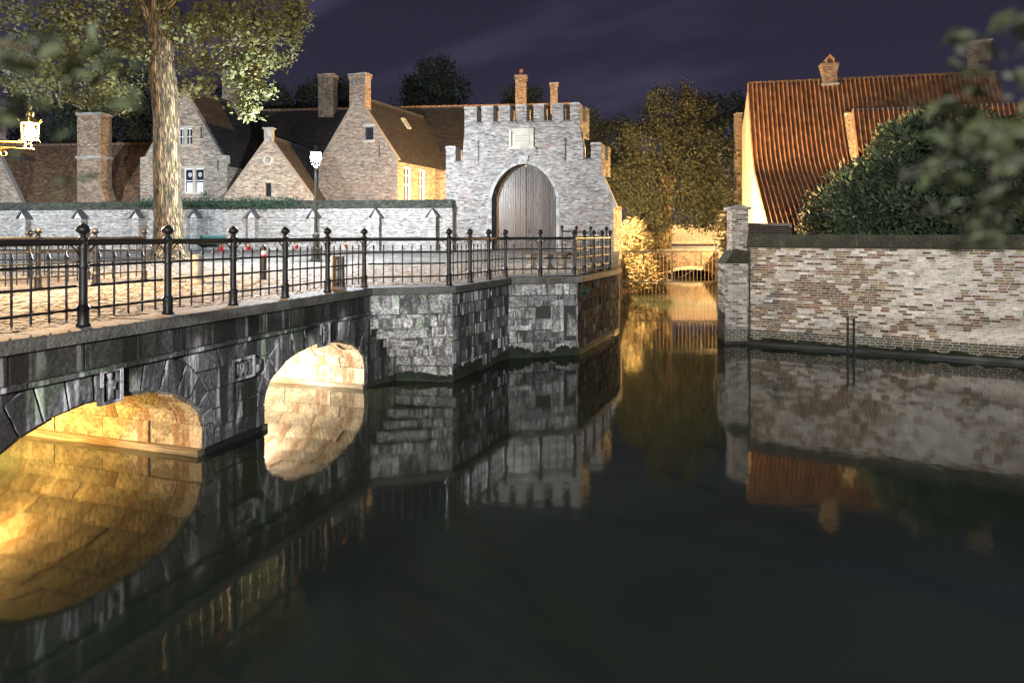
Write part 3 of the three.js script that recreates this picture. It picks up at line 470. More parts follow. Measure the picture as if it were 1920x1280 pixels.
  const leaf = (x0, n, name) => { const g = new THREE.Group(); g.name = name; gate.add(g); const w = 1.62 / n; for (let k = 0; k < n; k++) {
    const a = x0 + k * w, b = a + w, top = (x) => spans([arch], 0)[0] ?? 0; const h = (x) => { const t = clamp(x < cx ? (x - 2.4) / (cx - 2.4) : (5.66 - x) / (5.66 - cx)); return 3.05 + 1.66 * Math.sin(Math.pow(t, 0.72) * Math.PI / 2) ** 0.92; };
    part(g, 'plank', prism([[a + 0.004, 0.12], [b - 0.004, 0.12], [b - 0.004, h(b - 0.004) + 0.02], [a + 0.004, h(a + 0.004) + 0.02]], -0.62, -0.53 + rr(-0.012, 0.012), 0.012, rnd() * 5, rnd() * 5), M.planks[Math.floor(rnd() * 4)]);
  } return g; };
  const dl = leaf(2.4, 13, 'door'); leaf(4.055, 13, 'door');
  part(dl, 'meeting_strip', prism(rect(3.985, 4.055, 0.12, 4.66), -0.6, -0.47, 0.01), M.planks[1]); part(dl, 'handle', merge(new THREE.TorusGeometry(0.06, 0.012, 5, 12).translate(4.2, 1.35, -0.49), span(4.17, 4.23, 1.38, 1.46, -0.52, -0.49)), M.iron);
  const pl = new THREE.Group(); pl.name = 'plaque'; gate.add(pl);
  part(pl, 'panel', slab(rect(3.4, 4.46, 5.58, 6.4), [], -0.02, 0.02), M.paleStone);
  part(pl, 'frame', merge(prism(rect(3.3, 3.42, 5.54, 6.48), 0, 0.1), prism(rect(4.43, 4.55, 5.54, 6.48), 0, 0.1), prism(rect(3.42, 4.43, 6.37, 6.48), 0, 0.097), prism(rect(3.42, 4.43, 5.54, 5.62), 0, 0.097), prism(rect(3.52, 4.33, 5.7, 6.28), 0, 0.05)), M.paleStone);
  part(pl, 'sill', prism(rect(3.22, 4.63, 5.45, 5.535), 0, 0.17, 0.015), M.paleStone);
  { const gs = []; for (let k = 0; k < 3; k++) for (let x = 3.64; x < 4.2;) { const w = rr(0.03, 0.09); gs.push(span(x, x + w, 6.1 - k * 0.13, 6.15 - k * 0.13, 0.04, 0.058)); x += w + 0.025; } part(pl, 'worn_relief', merge(gs), M.greyStone); }
  for (const x of [1.71, 6.11]) part(gate, 'wall_anchor', merge(span(x - 0.022, x + 0.022, 4.78, 5.88, 0.0, 0.05), span(x - 0.1, x + 0.1, 5.6, 5.64, 0.01, 0.045), new THREE.TorusGeometry(0.06, 0.016, 5, 10).translate(x, 5.9, 0.03), span(x - 0.07, x + 0.07, 5.1, 5.14, 0.01, 0.045)), M.iron);
}

// ---------------------------------------------------------------- long beguinage wall with little roofed buttresses
{
  const A = [-36, 39.1], B = [-3.0, 34.27], L = Math.hypot(B[0] - A[0], B[1] - A[1]), w = thing('garden_wall', 'long pale brick wall with small roofed buttresses beside the gatehouse', 'wall', A[0], 2.4, A[1], Math.atan2(B[1] - A[1], B[0] - A[0]));
  const at = [2.2, 5.7, 9.32, 12.71, 16.13, 19.5, 22.76, 26.13, 29.46, 32.4], x0 = 0;
  part(w, 'core', span(x0, L, 0, 2.36, -0.4, -0.004), M.mortar);
  const q = new Blocks(); brickFace(q, [rect(x0, L, 0, 2.2)], PAL.long, { bh: 0.08, bw: 0.23 }); brickFace((q.m.copy(mat4(0, 2.2, 0.05)), q), [rect(x0, L, 0, 0.16)], PAL.long, { bh: 0.08, bw: 0.12 });
  part(w, 'brickwork', q.build(), M.brick, 'stuff');
  part(w, 'cornice', span(x0, L, 2.2, 2.36, -0.42, 0.046), M.mortar);
  const t = new Blocks(); const sl = Math.atan2(0.36, 0.3); t.m.copy(mat4(0, 2.38, 0.12, 0, -(Math.PI / 2 - Math.atan2(0.4, 0.32)))); tileFace(t, [rect(x0, L, 0, 0.52)], PAL.mossTile, { bw: 0.16, bh: 0.13 });
  part(w, 'coping_core', extrudeX([[0.11, 2.361], [-0.52, 2.361], [-0.2, 2.77]], 0, L), M.slate);
  part(w, 'coping_tiles', t.build(), M.brick, 'stuff');
  at.forEach((x) => {
    const b = new THREE.Group(); b.name = 'buttress'; b.position.x = x; w.add(b); const k = new Blocks();
    part(b, 'buttress_core', span(-0.19, 0.19, 0, 1.95, 0, 0.38), M.mortar);
    k.m.copy(mat4(0, 0, 0.385)); brickFace(k, [rect(-0.19, 0.19, 0, 1.95)], PAL.long, { bh: 0.08 });
    k.m.copy(mat4(0.195, 0, 0.38, Math.PI / 2)); brickFace(k, [rect(0, 0.36, 0, 1.95)], PAL.long, { bh: 0.08 }); k.m.copy(mat4(-0.195, 0, 0.02, -Math.PI / 2)); brickFace(k, [rect(0, 0.36, 0, 1.95)], PAL.long, { bh: 0.08 });
    part(b, 'brickwork', k.build(), M.brick, 'stuff');
    part(b, 'cap', slab([[-0.33, 1.9], [0, 2.34], [0.33, 1.9], [0.3, 1.87], [0, 2.26], [-0.3, 1.87]], [], 0.03, 0.5), M.slate); part(b, 'gable', slab([[-0.2, 1.9], [0.2, 1.9], [0, 2.24]], [], 0.02, 0.4), M.mortar);
  });
}

// ---------------------------------------------------------------- houses
function windowIn(parent, x, y, w, h, o = {}) { // casements set back in an opening
  const g = new THREE.Group(); g.name = 'window'; g.position.set(x, y, 0); parent.add(g); const n = o.lights ?? 2, z = -0.14;
  part(g, 'pane', span(0, w, 0, h, z - 0.03, z), M.pane);
  const fr = [span(0, 0.05, 0, h, z, z + 0.05), span(w - 0.05, w, 0, h, z, z + 0.05), span(0.05, w - 0.05, 0, 0.05, z, z + 0.05), span(0.05, w - 0.05, h - 0.05, h, z, z + 0.05)];
  for (let i = 0; i < n; i++) { const a = (w * i) / n, b = (w * (i + 1)) / n; for (let k = 1; k < (o.rows ?? 2); k++) fr.push(span(a + 0.05, b - 0.05, (h * k) / (o.rows ?? 2) - 0.018, (h * k) / (o.rows ?? 2) + 0.018, z + 0.001, z + 0.04)); if (o.split) fr.push(span((a + b) / 2 - 0.015, (a + b) / 2 + 0.015, 0.05, h - 0.05, z + 0.002, z + 0.037)); }
  part(g, 'frame', merge(fr), o.frame ?? M.frameWhite);
  for (let i = 1; i < n; i++) part(g, 'mullion', span((w * i) / n - 0.09, (w * i) / n + 0.09, 0, h, z + 0.0, -0.02), M.paleStone);
  if (o.lace) for (let i = 0; i < n; i++) { const a = (w * i) / n + 0.12, b = (w * (i + 1)) / n - 0.12, c = []; for (let k = 0; k <= 12; k++) c.push([lerp(b, a, k / 12), h * 0.4 + 0.05 * Math.abs(Math.sin(k * 0.79))]); part(g, 'lace_curtain', slab([[a, 0.06], [b, 0.06], ...c], [], z + 0.004, z + 0.01), M.lace); part(g, 'lace_curtain', new THREE.TorusGeometry(0.08, 0.03, 6, 14).scale(1, 1.2, 0.15).translate((a + b) / 2, h * 0.75, z + 0.008), M.lace); }
  if (o.sill !== false) part(g, 'sill', prism(rect(-0.12, w + 0.12, -0.12, -0.005), -0.2, 0.06), M.paleStone);
  if (o.lintel !== false) part(g, 'lintel', prism(rect(-0.12, w + 0.12, h + 0.005, h + 0.13), -0.2, 0.04), M.paleStone);
  return g;
}
function roofPlane(parent, W, S, mat, pal, poly) { // W along the eave, S up the slope, own matrix
  const q = new Blocks(), p = poly ?? rect(0, W, 0, S); q.m.copy(mat); tileFace(q, [p], pal); const core = slab(p, [], -0.1, -0.006); core.applyMatrix4(mat);
  const r = part(parent, 'roof', core, M.slate); part(r, 'tiles', q.build(), M.brick, 'stuff'); return r;
}
function gableHouse(o) { // front gable towards the square, ridge running back
  const t = thing('gabled_house', o.label, 'house', o.X, 2.4, o.D, o.turn, 'brick houses behind the garden wall'), w = o.w, e = o.eave - 2.4, p = o.peak - 2.4, d = o.depth;
  const wins = (o.windows ?? []).map(([x, y, ww, h, opt]) => [x, y - 2.4, ww, h, opt ?? {}]), kn = o.kneeler ?? 0;
  const out = [[0, 0], [0, e + kn], [kn ? 0.4 : 0, e + kn], [w / 2, p], [kn ? w - 0.4 : w, e + kn], [w, e + kn], [w, 0]];
  const holes = wins.map(([x, y, ww, h]) => rect(x, x + ww, y, y + h)); if (o.oculus) holes.push(Array.from({ length: 16 }, (_, i) => [o.oculus[0] + o.oculus[2] * Math.cos(i / 16 * 6.2832), o.oculus[1] - 2.4 + o.oculus[2] * Math.sin(i / 16 * 6.2832)]));
  part(t, 'wall', slab(out, holes, -0.3, -0.004), M.mortar);
  const q = new Blocks(); brickFace(q, [out, ...holes], o.pal, { bw: 0.235, bh: 0.082 });
  const holesR = (o.sideWindows ?? []).map(([x, y, ww, h]) => rect(x, x + ww, y - 2.4, y - 2.4 + h));
  q.m.copy(mat4(w + 0.006, 0, -0.0, Math.PI / 2)); brickFace(q, [rect(0, d, 0, e), ...holesR], o.pal, { bw: 0.235, bh: 0.082 }); q.m.copy(mat4(-0.006, 0, -d, -Math.PI / 2)); brickFace(q, [rect(0, d, 0, e)], o.pal, { bw: 0.235, bh: 0.082 });
  const side = part(t, 'side_wall', slab(rect(0, d, 0, e), holesR, -0.3, 0).applyMatrix4(mat4(w, 0, 0, Math.PI / 2)), M.mortar); part(t, 'side_wall', span(0, 0.3, 0, e, -d, -0.31), M.mortar);
  part(t, 'brickwork', q.build(), M.brick, 'stuff');
  wins.forEach(([x, y, ww, h, opt]) => windowIn(t, x, y, ww, h, opt));
  if (o.sideWindows) { const g = new THREE.Group(); g.name = 'side_windows'; g.applyMatrix4(mat4(w, 0, 0, Math.PI / 2)); t.add(g); o.sideWindows.forEach(([x, y, ww, h]) => { const z = -0.12; part(g, 'window', merge(span(x, x + 0.07, y - 2.4, y - 2.4 + h, z, z + 0.06), span(x + ww - 0.07, x + ww, y - 2.4, y - 2.4 + h, z, z + 0.06), span(x + 0.07, x + ww - 0.07, y - 2.47 + h, y - 2.4 + h, z, z + 0.06), span(x + 0.07, x + ww - 0.07, y - 2.4 + h * 0.62, y - 2.32 + h * 0.62, z, z + 0.07), span(x + ww / 2 - 0.02, x + ww / 2 + 0.02, y - 2.4, y - 2.47 + h, z + 0.002, z + 0.05), span(x + 0.07, x + ww - 0.07, y - 2.4 + h * 0.82, y - 2.36 + h * 0.82, z + 0.001, z + 0.045)), M.frameWhite); part(g, 'pane', span(x + 0.02, x + ww - 0.02, y - 2.4, y - 2.4 + h, z - 0.04, z), M.pane); }); }
  const rise = p - e - kn * 0.2, half = w / 2, S = Math.hypot(half, p - e) + 0.12, a = Math.atan2(p - e, half), dl = o.ridgeLen ?? d;
  // slopes: local x along the eave (front to back), y up the slope
  const R = new THREE.Matrix4().makeBasis(V(0, 0, -1), V(-Math.cos(a), Math.sin(a), 0), V(Math.sin(a), Math.cos(a), 0)).setPosition(w + 0.1 * Math.cos(a), e - 0.1 * Math.sin(a), -0.12);
  const Lm = new THREE.Matrix4().makeBasis(V(0, 0, 1), V(Math.cos(a), Math.sin(a), 0), V(-Math.sin(a), Math.cos(a), 0)).setPosition(-0.1 * Math.cos(a), e - 0.1 * Math.sin(a), -dl);
  roofPlane(t, dl, S, R, o.roofPal ?? PAL.dark); roofPlane(t, dl - 0.12, S, Lm, o.roofPal ?? PAL.dark);
  part(t, 'ridge', new THREE.CylinderGeometry(0.12, 0.12, dl - 0.2, 8, 1, false, 0, Math.PI).rotateZ(Math.PI / 2).rotateY(Math.PI / 2).rotateX(0).translate(half, p + 0.03, -dl / 2 - 0.1), M.slate);
  const vc = 0.14; for (const s of [1, -1]) { const x1 = half + s * (kn ? half - 0.4 : half), dx = half - x1, dyy = p - e - kn, l = Math.hypot(dx, dyy), nx = -s * 0 + (s * dyy) / l * 0.07, ny = Math.abs(dx) / l * 0.07; part(t, 'verge', prism([[x1, e + kn], [half, p], [half + 0 * nx, p + 0.1], [x1 + nx, e + kn + ny]], -0.3, 0.025, 0.01), o.vergeMat ?? M.mortarDark); }
  if (o.anchors) for (const [x, y] of o.anchors) part(t, 'wall_anchor', span(x - 0.025, x + 0.025, y - 2.4, y - 1.7, 0, 0.045), M.iron);
  if (o.oculus) part(t, 'oculus', merge(new THREE.TorusGeometry(o.oculus[2] + 0.03, 0.08, 8, 20).translate(o.oculus[0], o.oculus[1] - 2.4, 0), new THREE.CylinderGeometry(o.oculus[2], o.oculus[2], 0.05, 18).rotateX(Math.PI / 2).translate(o.oculus[0], o.oculus[1] - 2.4, -0.2)), M.paleStone);
  return t;
}
function chimney(parent, x, y0, z, w, d, h, pal, o = {}) { // brick stack with a corbelled, arcaded head
  const g = new THREE.Group(); g.name = 'chimney'; g.position.set(x, y0, z); if (o.turn) g.rotation.y = o.turn; parent.add(g); const q = new Blocks(), hd = o.head ?? 0.55;
  const ring = (w2, d2, a, b) => { for (const [m, l] of [[mat4(-w2 / 2, 0, d2 / 2), w2], [mat4(w2 / 2, 0, d2 / 2, Math.PI / 2), d2], [mat4(-w2 / 2, 0, -d2 / 2, -Math.PI / 2), d2]]) { q.m.copy(m); brickFace(q, [rect(0, l, a, b)], pal, { bw: 0.22, bh: 0.08 }); } };
  part(g, 'stack_core', merge(span(-w / 2, w / 2, -1.2, h - hd, -d / 2, d / 2), span(-w / 2 - 0.05, w / 2 + 0.05, h - 0.22, h, -d / 2 - 0.05, d / 2 + 0.05), span(-w / 2 + 0.12, w / 2 - 0.12, h - hd, h - 0.22, -d / 2 + 0.12, d / 2 - 0.12)), M.mortarDark);
  ring(w, d, -1.2, h - hd); ring(w + 0.1, d + 0.1, h - 0.22, h);
  const n = o.n ?? 3, pw = w / (n * 2 + 1); for (let k = 0; k <= n; k++) for (const s of [1, -1]) { q.m.copy(mat4(-w / 2 + k * 2 * pw, 0, s * (d / 2))); if (s > 0) brickFace(q, [rect(0, pw, h - hd, h - 0.22)], pal, { bw: 0.2, bh: 0.08 }); }
  part(g, 'piers', merge(Array.from({ length: n + 1 }, (_, k) => span(-w / 2 + k * 2 * pw, -w / 2 + k * 2 * pw + pw, h - hd, h - 0.22, -d / 2, d / 2))), M.mortarDark);
  part(g, 'brickwork', q.build(), M.brick, 'stuff'); part(g, 'cap', span(-w / 2 - 0.08, w / 2 + 0.08, h, h + 0.06, -d / 2 - 0.08, d / 2 + 0.08), M.greyStone);
  return g;
}
// house with stone cross windows behind the big tree
const h1 = gableHouse({ label: 'tall gabled brick house with stone cross windows behind the big tree', X: -22.84, D: 41.9, turn: -0.19, w: 5.9, depth: 9, eave: 7.6, peak: 12.25, kneeler: 0.55, pal: PAL.pale, anchors: [[1.0, 7.2], [5.3, 7.2], [4.2, 9.2]],
  windows: [[2.62, 8.85, 0.95, 1.0, { split: true }], [3.0, 5.95, 1.35, 1.45, { lace: true }], [1.1, 5.95, 0.8, 1.4, { lights: 1 }]] });
chimney(h1, 2.95, 9.4, -5.2, 1.1, 0.9, 2.6, PAL.pale);
const h2 = gableHouse({ label: 'low triangular brick gable with round blind window behind the lamp', X: -16.85, D: 39.9, turn: -0.06, w: 5.3, depth: 7, eave: 5.5, peak: 9.1, pal: PAL.pale, oculus: [2.62, 7.75, 0.2], windows: [[2.45, 5.6, 0.38, 0.85, { lights: 1, rows: 1, frame: M.slate, sill: false }]] });
part(h2, 'gable_block', merge(span(2.42, 2.88, 6.45, 7.15, -0.32, 0.04), span(2.34, 2.96, 7.15, 7.24, -0.4, 0.1)), M.greyStone);
const h4 = gableHouse({ label: 'steep brick gable with big chimney at its peak next to gatehouse', X: -11.94, D: 42.1, turn: -0.384, w: 5.63, depth: 4.6, ridgeLen: 8, eave: 7.78, peak: 11.7, pal: PAL.house, windows: [[3.35, 9.05, 0.62, 0.8, { lights: 1, rows: 1, frame: M.slate }]], anchors: [[4.4, 8.0]], sideWindows: [[0.72, 4.6, 0.8, 2.85], [2.45, 4.6, 0.8, 2.85]] });
chimney(h4, 2.82, 8.1, -0.32, 1.12, 0.6, 2.55, PAL.house, { n: 3, head: 0.62 });
part(h4, 'skylight', (() => { const a = Math.atan2(3.92, 2.815); const g = merge(span(-0.22, -0.16, -0.42, 0.42, 0, 0.14), span(0.16, 0.22, -0.42, 0.42, 0, 0.14), span(-0.16, 0.16, 0.36, 0.42, 0, 0.14), span(-0.16, 0.16, -0.42, -0.36, 0, 0.14)); g.applyMatrix4(new THREE.Matrix4().makeBasis(V(0, 0, -1), V(-Math.cos(a), Math.sin(a), 0), V(Math.sin(a), Math.cos(a), 0)).setPosition(3.6, 8.25, -4.3)); return g; })(), M.paleStone);
function longHouse(o) { // eaves towards the square, ridge along
  const t = thing('long_house', o.label, 'house', o.X, 2.4, o.D, o.turn, 'brick houses behind the garden wall'), e = o.eave - 2.4, p = o.peak - 2.4;
  part(t, 'wall', span(0, o.L, 0, e, -0.3, -0.004), M.mortar); const q = new Blocks(); brickFace(q, [rect(o.b0 ?? 0, o.L, 0, e)], o.pal, { bw: 0.235, bh: 0.082 }); part(t, 'brickwork', q.build(), M.brick, 'stuff');
  part(t, 'gable_end', extrudeX([[-0.31, 0], [-0.31, e], [-o.half, p - 0.1], [-2 * o.half, e], [-2 * o.half, 0]], o.L - 0.3, o.L), M.mortar);
  const a = Math.atan2(p - e, o.half), S = Math.hypot(p - e, o.half) + 0.2;
  roofPlane(t, o.L, S, new THREE.Matrix4().makeBasis(V(1, 0, 0), V(0, Math.sin(a), -Math.cos(a)), V(0, Math.cos(a), Math.sin(a))).setPosition(0, e - 0.15 * Math.sin(a), 0.15 * Math.cos(a)), o.roofPal ?? PAL.dark);
  part(t, 'roof_back', slab(rect(0, o.L, 0, S), [], -0.08, 0).applyMatrix4(new THREE.Matrix4().makeBasis(V(-1, 0, 0), V(0, Math.sin(a), Math.cos(a)), V(0, Math.cos(a), -Math.sin(a))).setPosition(o.L, e - 0.15 * Math.sin(a), -2 * o.half - 0.15 * Math.cos(a))), M.slate);
  part(t, 'ridge', merge(Array.from({ length: Math.floor(o.L / 0.4) }, (_, i) => new THREE.CylinderGeometry(0.13 + 0.01 * (i % 2), 0.13 + 0.01 * (i % 2), 0.395, 8, 1, false, 0, Math.PI).rotateX(Math.PI / 2).rotateY(Math.PI / 2).translate(i * 0.4 + 0.2, p + 0.07, -o.half))), std(0.2, 0.12, 0.07, 0.8));
  return t;
}
const h5 = longHouse({ label: 'long dark tiled house running behind gables and gatehouse', X: -22, D: 47.4, turn: -0.11, L: 26, half: 4.8, eave: 7.9, peak: 12.75, pal: PAL.house, b0: 12 });
chimney(h5, 7.75, 10.0, -4.6, 1.15, 0.9, 2.9, PAL.pale, { n: 2 }); chimney(h5, 22.35, 9.6, -4.0, 0.75, 0.7, 2.7, PAL.house, { n: 1, head: 0.4 }); part(h5, 'chimney_pot', cyl(0.14, 0.18, 0.5, 22.35, 12.36, -4.0, 10), std(0.2, 0.1, 0.06)); chimney(h5, 24.7, 9.6, -4.3, 0.5, 0.5, 2.2, PAL.house, { n: 1, head: 0.3 });
const h0 = longHouse({ label: 'low house with amber lit tiled roof behind wall beside lantern', X: -40, D: 43.5, turn: -0.1, L: 17.4, half: 3.4, eave: 4.9, peak: 9.35, pal: PAL.house, roofPal: PAL.tile, b0: 15 });
chimney(h0, 4.4, 6.2, -3.2, 1.25, 1.0, 3.4, PAL.pale, { n: 2 });
{ // broad chimney breast with splayed foot
  const t = thing('chimney_breast', 'tall broad brick chimney stack with splayed foot left of big tree', 'chimney', -25.6, 2.4, 41.2, -0.12); const q = new Blocks();
  const out = [[-1.15, 0], [-1.05, 2.1], [-0.72, 2.7], [-0.72, 8.3], [0.78, 8.3], [0.78, 4.0], [1.25, 2.7], [1.5, 0]], hole = [[-0.55, 0], [-0.5, 2.3], [-0.1, 2.75], [0.4, 2.55], [0.55, 0]];
  part(t, 'core', slab([...out.slice(0, 8), [0.55, 0], [0.4, 2.55], [-0.1, 2.75], [-0.5, 2.3], [-0.55, 0]], [], -1.0, -0.004), M.mortarDark); part(t, 'recess', span(-0.6, 0.6, 0, 2.8, -0.9, -0.7), M.mortarDark); brickFace(q, [out, hole], PAL.house, { bw: 0.22, bh: 0.08 });
  q.m.copy(mat4(-0.726, 2.7, -0.9, -Math.PI / 2)); brickFace(q, [rect(0, 0.9, 0, 5.6)], PAL.house, { bw: 0.22, bh: 0.08 }); q.m.copy(mat4(0.786, 4.0, -0.02, Math.PI / 2)); brickFace(q, [rect(0, 0.95, 0, 4.3)], PAL.house, { bw: 0.22, bh: 0.08 }); q.m.copy(new THREE.Matrix4().makeBasis(V(0, 0, -1), V(-0.34, 0.94, 0), V(0.94, 0.34, 0)).setPosition(1.256, 2.7, -0.02)); brickFace(q, [rect(0, 0.95, 0, 1.38)], PAL.house); q.m.copy(new THREE.Matrix4().makeBasis(V(0, 0, -1), V(-0.092, 0.996, 0), V(0.996, 0.092, 0)).setPosition(1.506, 0, -0.02)); brickFace(q, [rect(0, 0.95, 0, 2.7)], PAL.house);
  part(t, 'brickwork', q.build(), M.brick, 'stuff'); for (const y of [5.6, 8.22]) part(t, 'band', span(-0.8, 0.86, y, y + 0.16, -1.05, 0.06), M.greyStone);
}
{ const t = gableHouse({ label: 'lantern-lit brick gable at the very edge behind wall', X: -33.6, D: 42.6, turn: -0.1, w: 3.4, depth: 3, eave: 5.0, peak: 8.3, pal: PAL.pale, roofPal: PAL.tile }); }

// ---------------------------------------------------------------- right bank: limewashed brick wall, pillar, tiled house
{
  const A = [7.36, 21.3], L = 12, T = Math.atan2(18 - 21.3, 13.5 - 7.36), w = thing('canal_wall', 'patchy limewashed brick wall rising from the water with mossy coping', 'wall', A[0], 0, A[1], T);
  part(w, 'core', span(0, L, -0.6, 3.0, -0.45, -0.006), M.limewash);
  const lime = (x, y) => fbm(x * 0.9, y * 1.3, 0, 140, 4) + 0.35 * (fbm(x * 6, y * 6, 0, 144, 2) - 0.5);
  const col = (x, y) => { const r = rnd(), low = y < 0.42; if (low) return r < 0.5 ? tone([0.07, 0.075, 0.05], 0.35) : tone([0.12, 0.115, 0.09], 0.3); if (lime(x, y) + 0.55 * (rnd() - 0.5) > 0.46) return tone([0.52, 0.51, 0.48], 0.18); return r < 0.4 ? tone([0.19, 0.12, 0.08], 0.3) : r < 0.7 ? tone([0.23, 0.19, 0.11], 0.25) : r < 0.86 ? tone([0.09, 0.07, 0.06], 0.3) : tone([0.27, 0.24, 0.2], 0.2); };
  const q = new Blocks(), list = [];
  courses([rect(0, L, 0.1, 3.0)], 0.225, 0.0725, 0.014, (la, ra, lt, rt, yb, yt) => list.push([la, ra, yb, yt, col((la + ra) / 2, yb), rr(0.002, 0.02)]), 0.25);
  const near = list.filter((b) => b[0] > 3.6 && b[1] < 6.9 && b[1] - b[0] > 0.17).sort((a, b) => b[0] - a[0] - (hash(Math.round(a[0] * 99), Math.round(a[2] * 99)) - 0.5) * 0.001).slice(0, 300), set = new Set(near);
  for (const b of list) if (!set.has(b)) q.add(b[0], b[1], b[0], b[1], b[2], b[3], -0.01, -0.01, b[5], b[5] + rr(-0.003, 0.003), b[4]);
  part(w, 'brickwork', q.build(), M.brick, 'stuff');
  const unit = [0, 1, 2].map((k) => prism([[-0.5, -0.5], [0.5, -0.5 + 0.02 * k], [0.5 - 0.01 * k, 0.5], [-0.49, 0.48]], -0.5, 0.5, 0.07, k * 0.7, k * 0.3)), mats = new Map();
  for (const b of near) {
    const key = b[4].map((c) => Math.round(c * 22) / 22 + 0.015).join(); if (!mats.has(key)) { const c = key.split(',').map(Number); mats.set(key, new THREE.MeshStandardMaterial({ color: C(c[0] * 1.9, c[1] * 1.9, c[2] * 1.9), map: mottle, roughness: 0.92, bumpMap: grain, bumpScale: 0.004 })); }
    const m = part(w, 'brick', unit[Math.floor(rnd() * 3)], mats.get(key)); m.scale.set(b[1] - b[0], b[3] - b[2], 0.04); m.position.set((b[0] + b[1]) / 2, (b[2] + b[3]) / 2, b[5] - 0.02); m.rotation.z = rr(-0.012, 0.012);
  }
  part(w, 'footing', span(0, L, -0.5, 0.095, -0.3, 0.05), M.footing);
  for (let x = 0; x < L - 0.1;) { const l = Math.min(rr(0.8, 1.2), L - x); part(w, 'coping_stone', extrudeX([[0.1, 3.01], [0.12, 3.05], [0.07, 3.2], [0.06, 3.22], [-0.05, 3.4], [-0.4, 3.4], [-0.56, 3.01]], x + 0.004, x + l - 0.004), M.moss); x += l; }
  { const top = []; for (let i = 0; i <= 120; i++) top.push([L * i / 120, 0.13 + 0.22 * (fbm(i * 0.37, 3, 0, 150, 4) - 0.4) + 0.05 * hash(i, 8)]); part(w, 'algae', slab([[0, 0.02], [L, 0.02], ...top.reverse().map(([x, y]) => [x, Math.max(0.1, y)])], [], 0.0, 0.03), M.algae); }
  const ld = thing('mooring_bars', 'pair of dark upright iron bars fixed low on canal wall', 'bars', 9.87, 0, 19.86, T); for (const x of [-0.07, 0.09]) part(ld, 'bar', rod(V(x, -0.4, 0.07), V(x, 1.0 - x * 0.2, 0.07), 0.022, 6), M.iron); part(ld, 'tie', merge(rod(V(-0.07, 0.75, 0.07), V(-0.07, 0.75, -0.02), 0.012), rod(V(0.09, 0.75, 0.07), V(0.09, 0.75, -0.02), 0.012)), M.iron);
  const v = thing('drain_pipe', 'thin dark drain pipe in corner beside limewashed pillar foot', 'pipe', 7.39, 0, 21.22); part(v, 'pipe', cyl(0.03, 0.03, 3.0, 0, 0, 0, 8), M.greenIron);

  const p = thing('canal_pillar', 'square brick pillar with stone cap on buttress at canal corner', 'pillar', 7.01, 0, 21.3), b = new Blocks();
  const cP = (x, y) => y > 0.5 && rnd() < 0.55 ? tone([0.42, 0.41, 0.38], 0.18) : y < 0.4 ? tone([0.08, 0.085, 0.06], 0.3) : pick(PAL.gate);
  part(p, 'core', merge(span(-0.35, 0.34, -0.6, 2.55, -0.75, -0.006), span(-0.1, 0.4, 2.55, 4.2, -0.6, -0.106)), M.limewash);
  brickFace(b, [rect(-0.35, 0.34, 0.1, 2.53)], PAL.gate, { bh: 0.0725, col: cP }); b.m.copy(mat4(0, 0, -0.1)); brickFace(b, [rect(-0.1, 0.4, 2.9, 4.2)], PAL.gate, { bh: 0.0725, col: cP }); b.m.copy(mat4(-0.355, 0, -0.75, -Math.PI / 2)); brickFace(b, [rect(0, 0.75, 0.1, 2.5)], PAL.pale); b.m.copy(mat4(-0.105, 0, -0.6, -Math.PI / 2)); brickFace(b, [rect(0, 0.5, 2.9, 4.2)], PAL.pale); b.m.copy(mat4(0.405, 0, -0.1, Math.PI / 2)); brickFace(b, [rect(0, 0.5, 2.9, 4.2)], PAL.pale);
  part(p, 'brickwork', b.build(), M.brick, 'stuff');
  part(p, 'buttress_slope', merge(prism([[-0.4, 2.5], [0.36, 2.5], [0.36, 2.9], [-0.08, 2.95]], -0.78, 0.05, 0.03)), M.moss); part(p, 'cap', merge(prism([[-0.19, 4.2], [0.49, 4.2], [0.46, 4.27], [-0.16, 4.27]], -0.72, 0.0, 0.01), prism([[-0.12, 4.27], [0.42, 4.27], [0.16, 4.36]], -0.6, -0.1, 0.02)), M.greyStone); part(p, 'footing', span(-0.4, 0.36, -0.5, 0.095, -0.7, 0.05), M.footing);
  const lw = thing('shed_wall', 'low dark brick wall behind the pillar under tiled roof', 'wall', 8.2, 2.0, 24.6), e = new Blocks(); part(lw, 'core', span(0, 1.9, 0, 1.82, -0.3, -0.006), M.mortarDark); brickFace(e, [[[0, 0], [1.9, 0], [1.9, 1.7], [0, 1.82]]], PAL.dark); part(lw, 'brickwork', e.build(), M.brick, 'stuff');
}
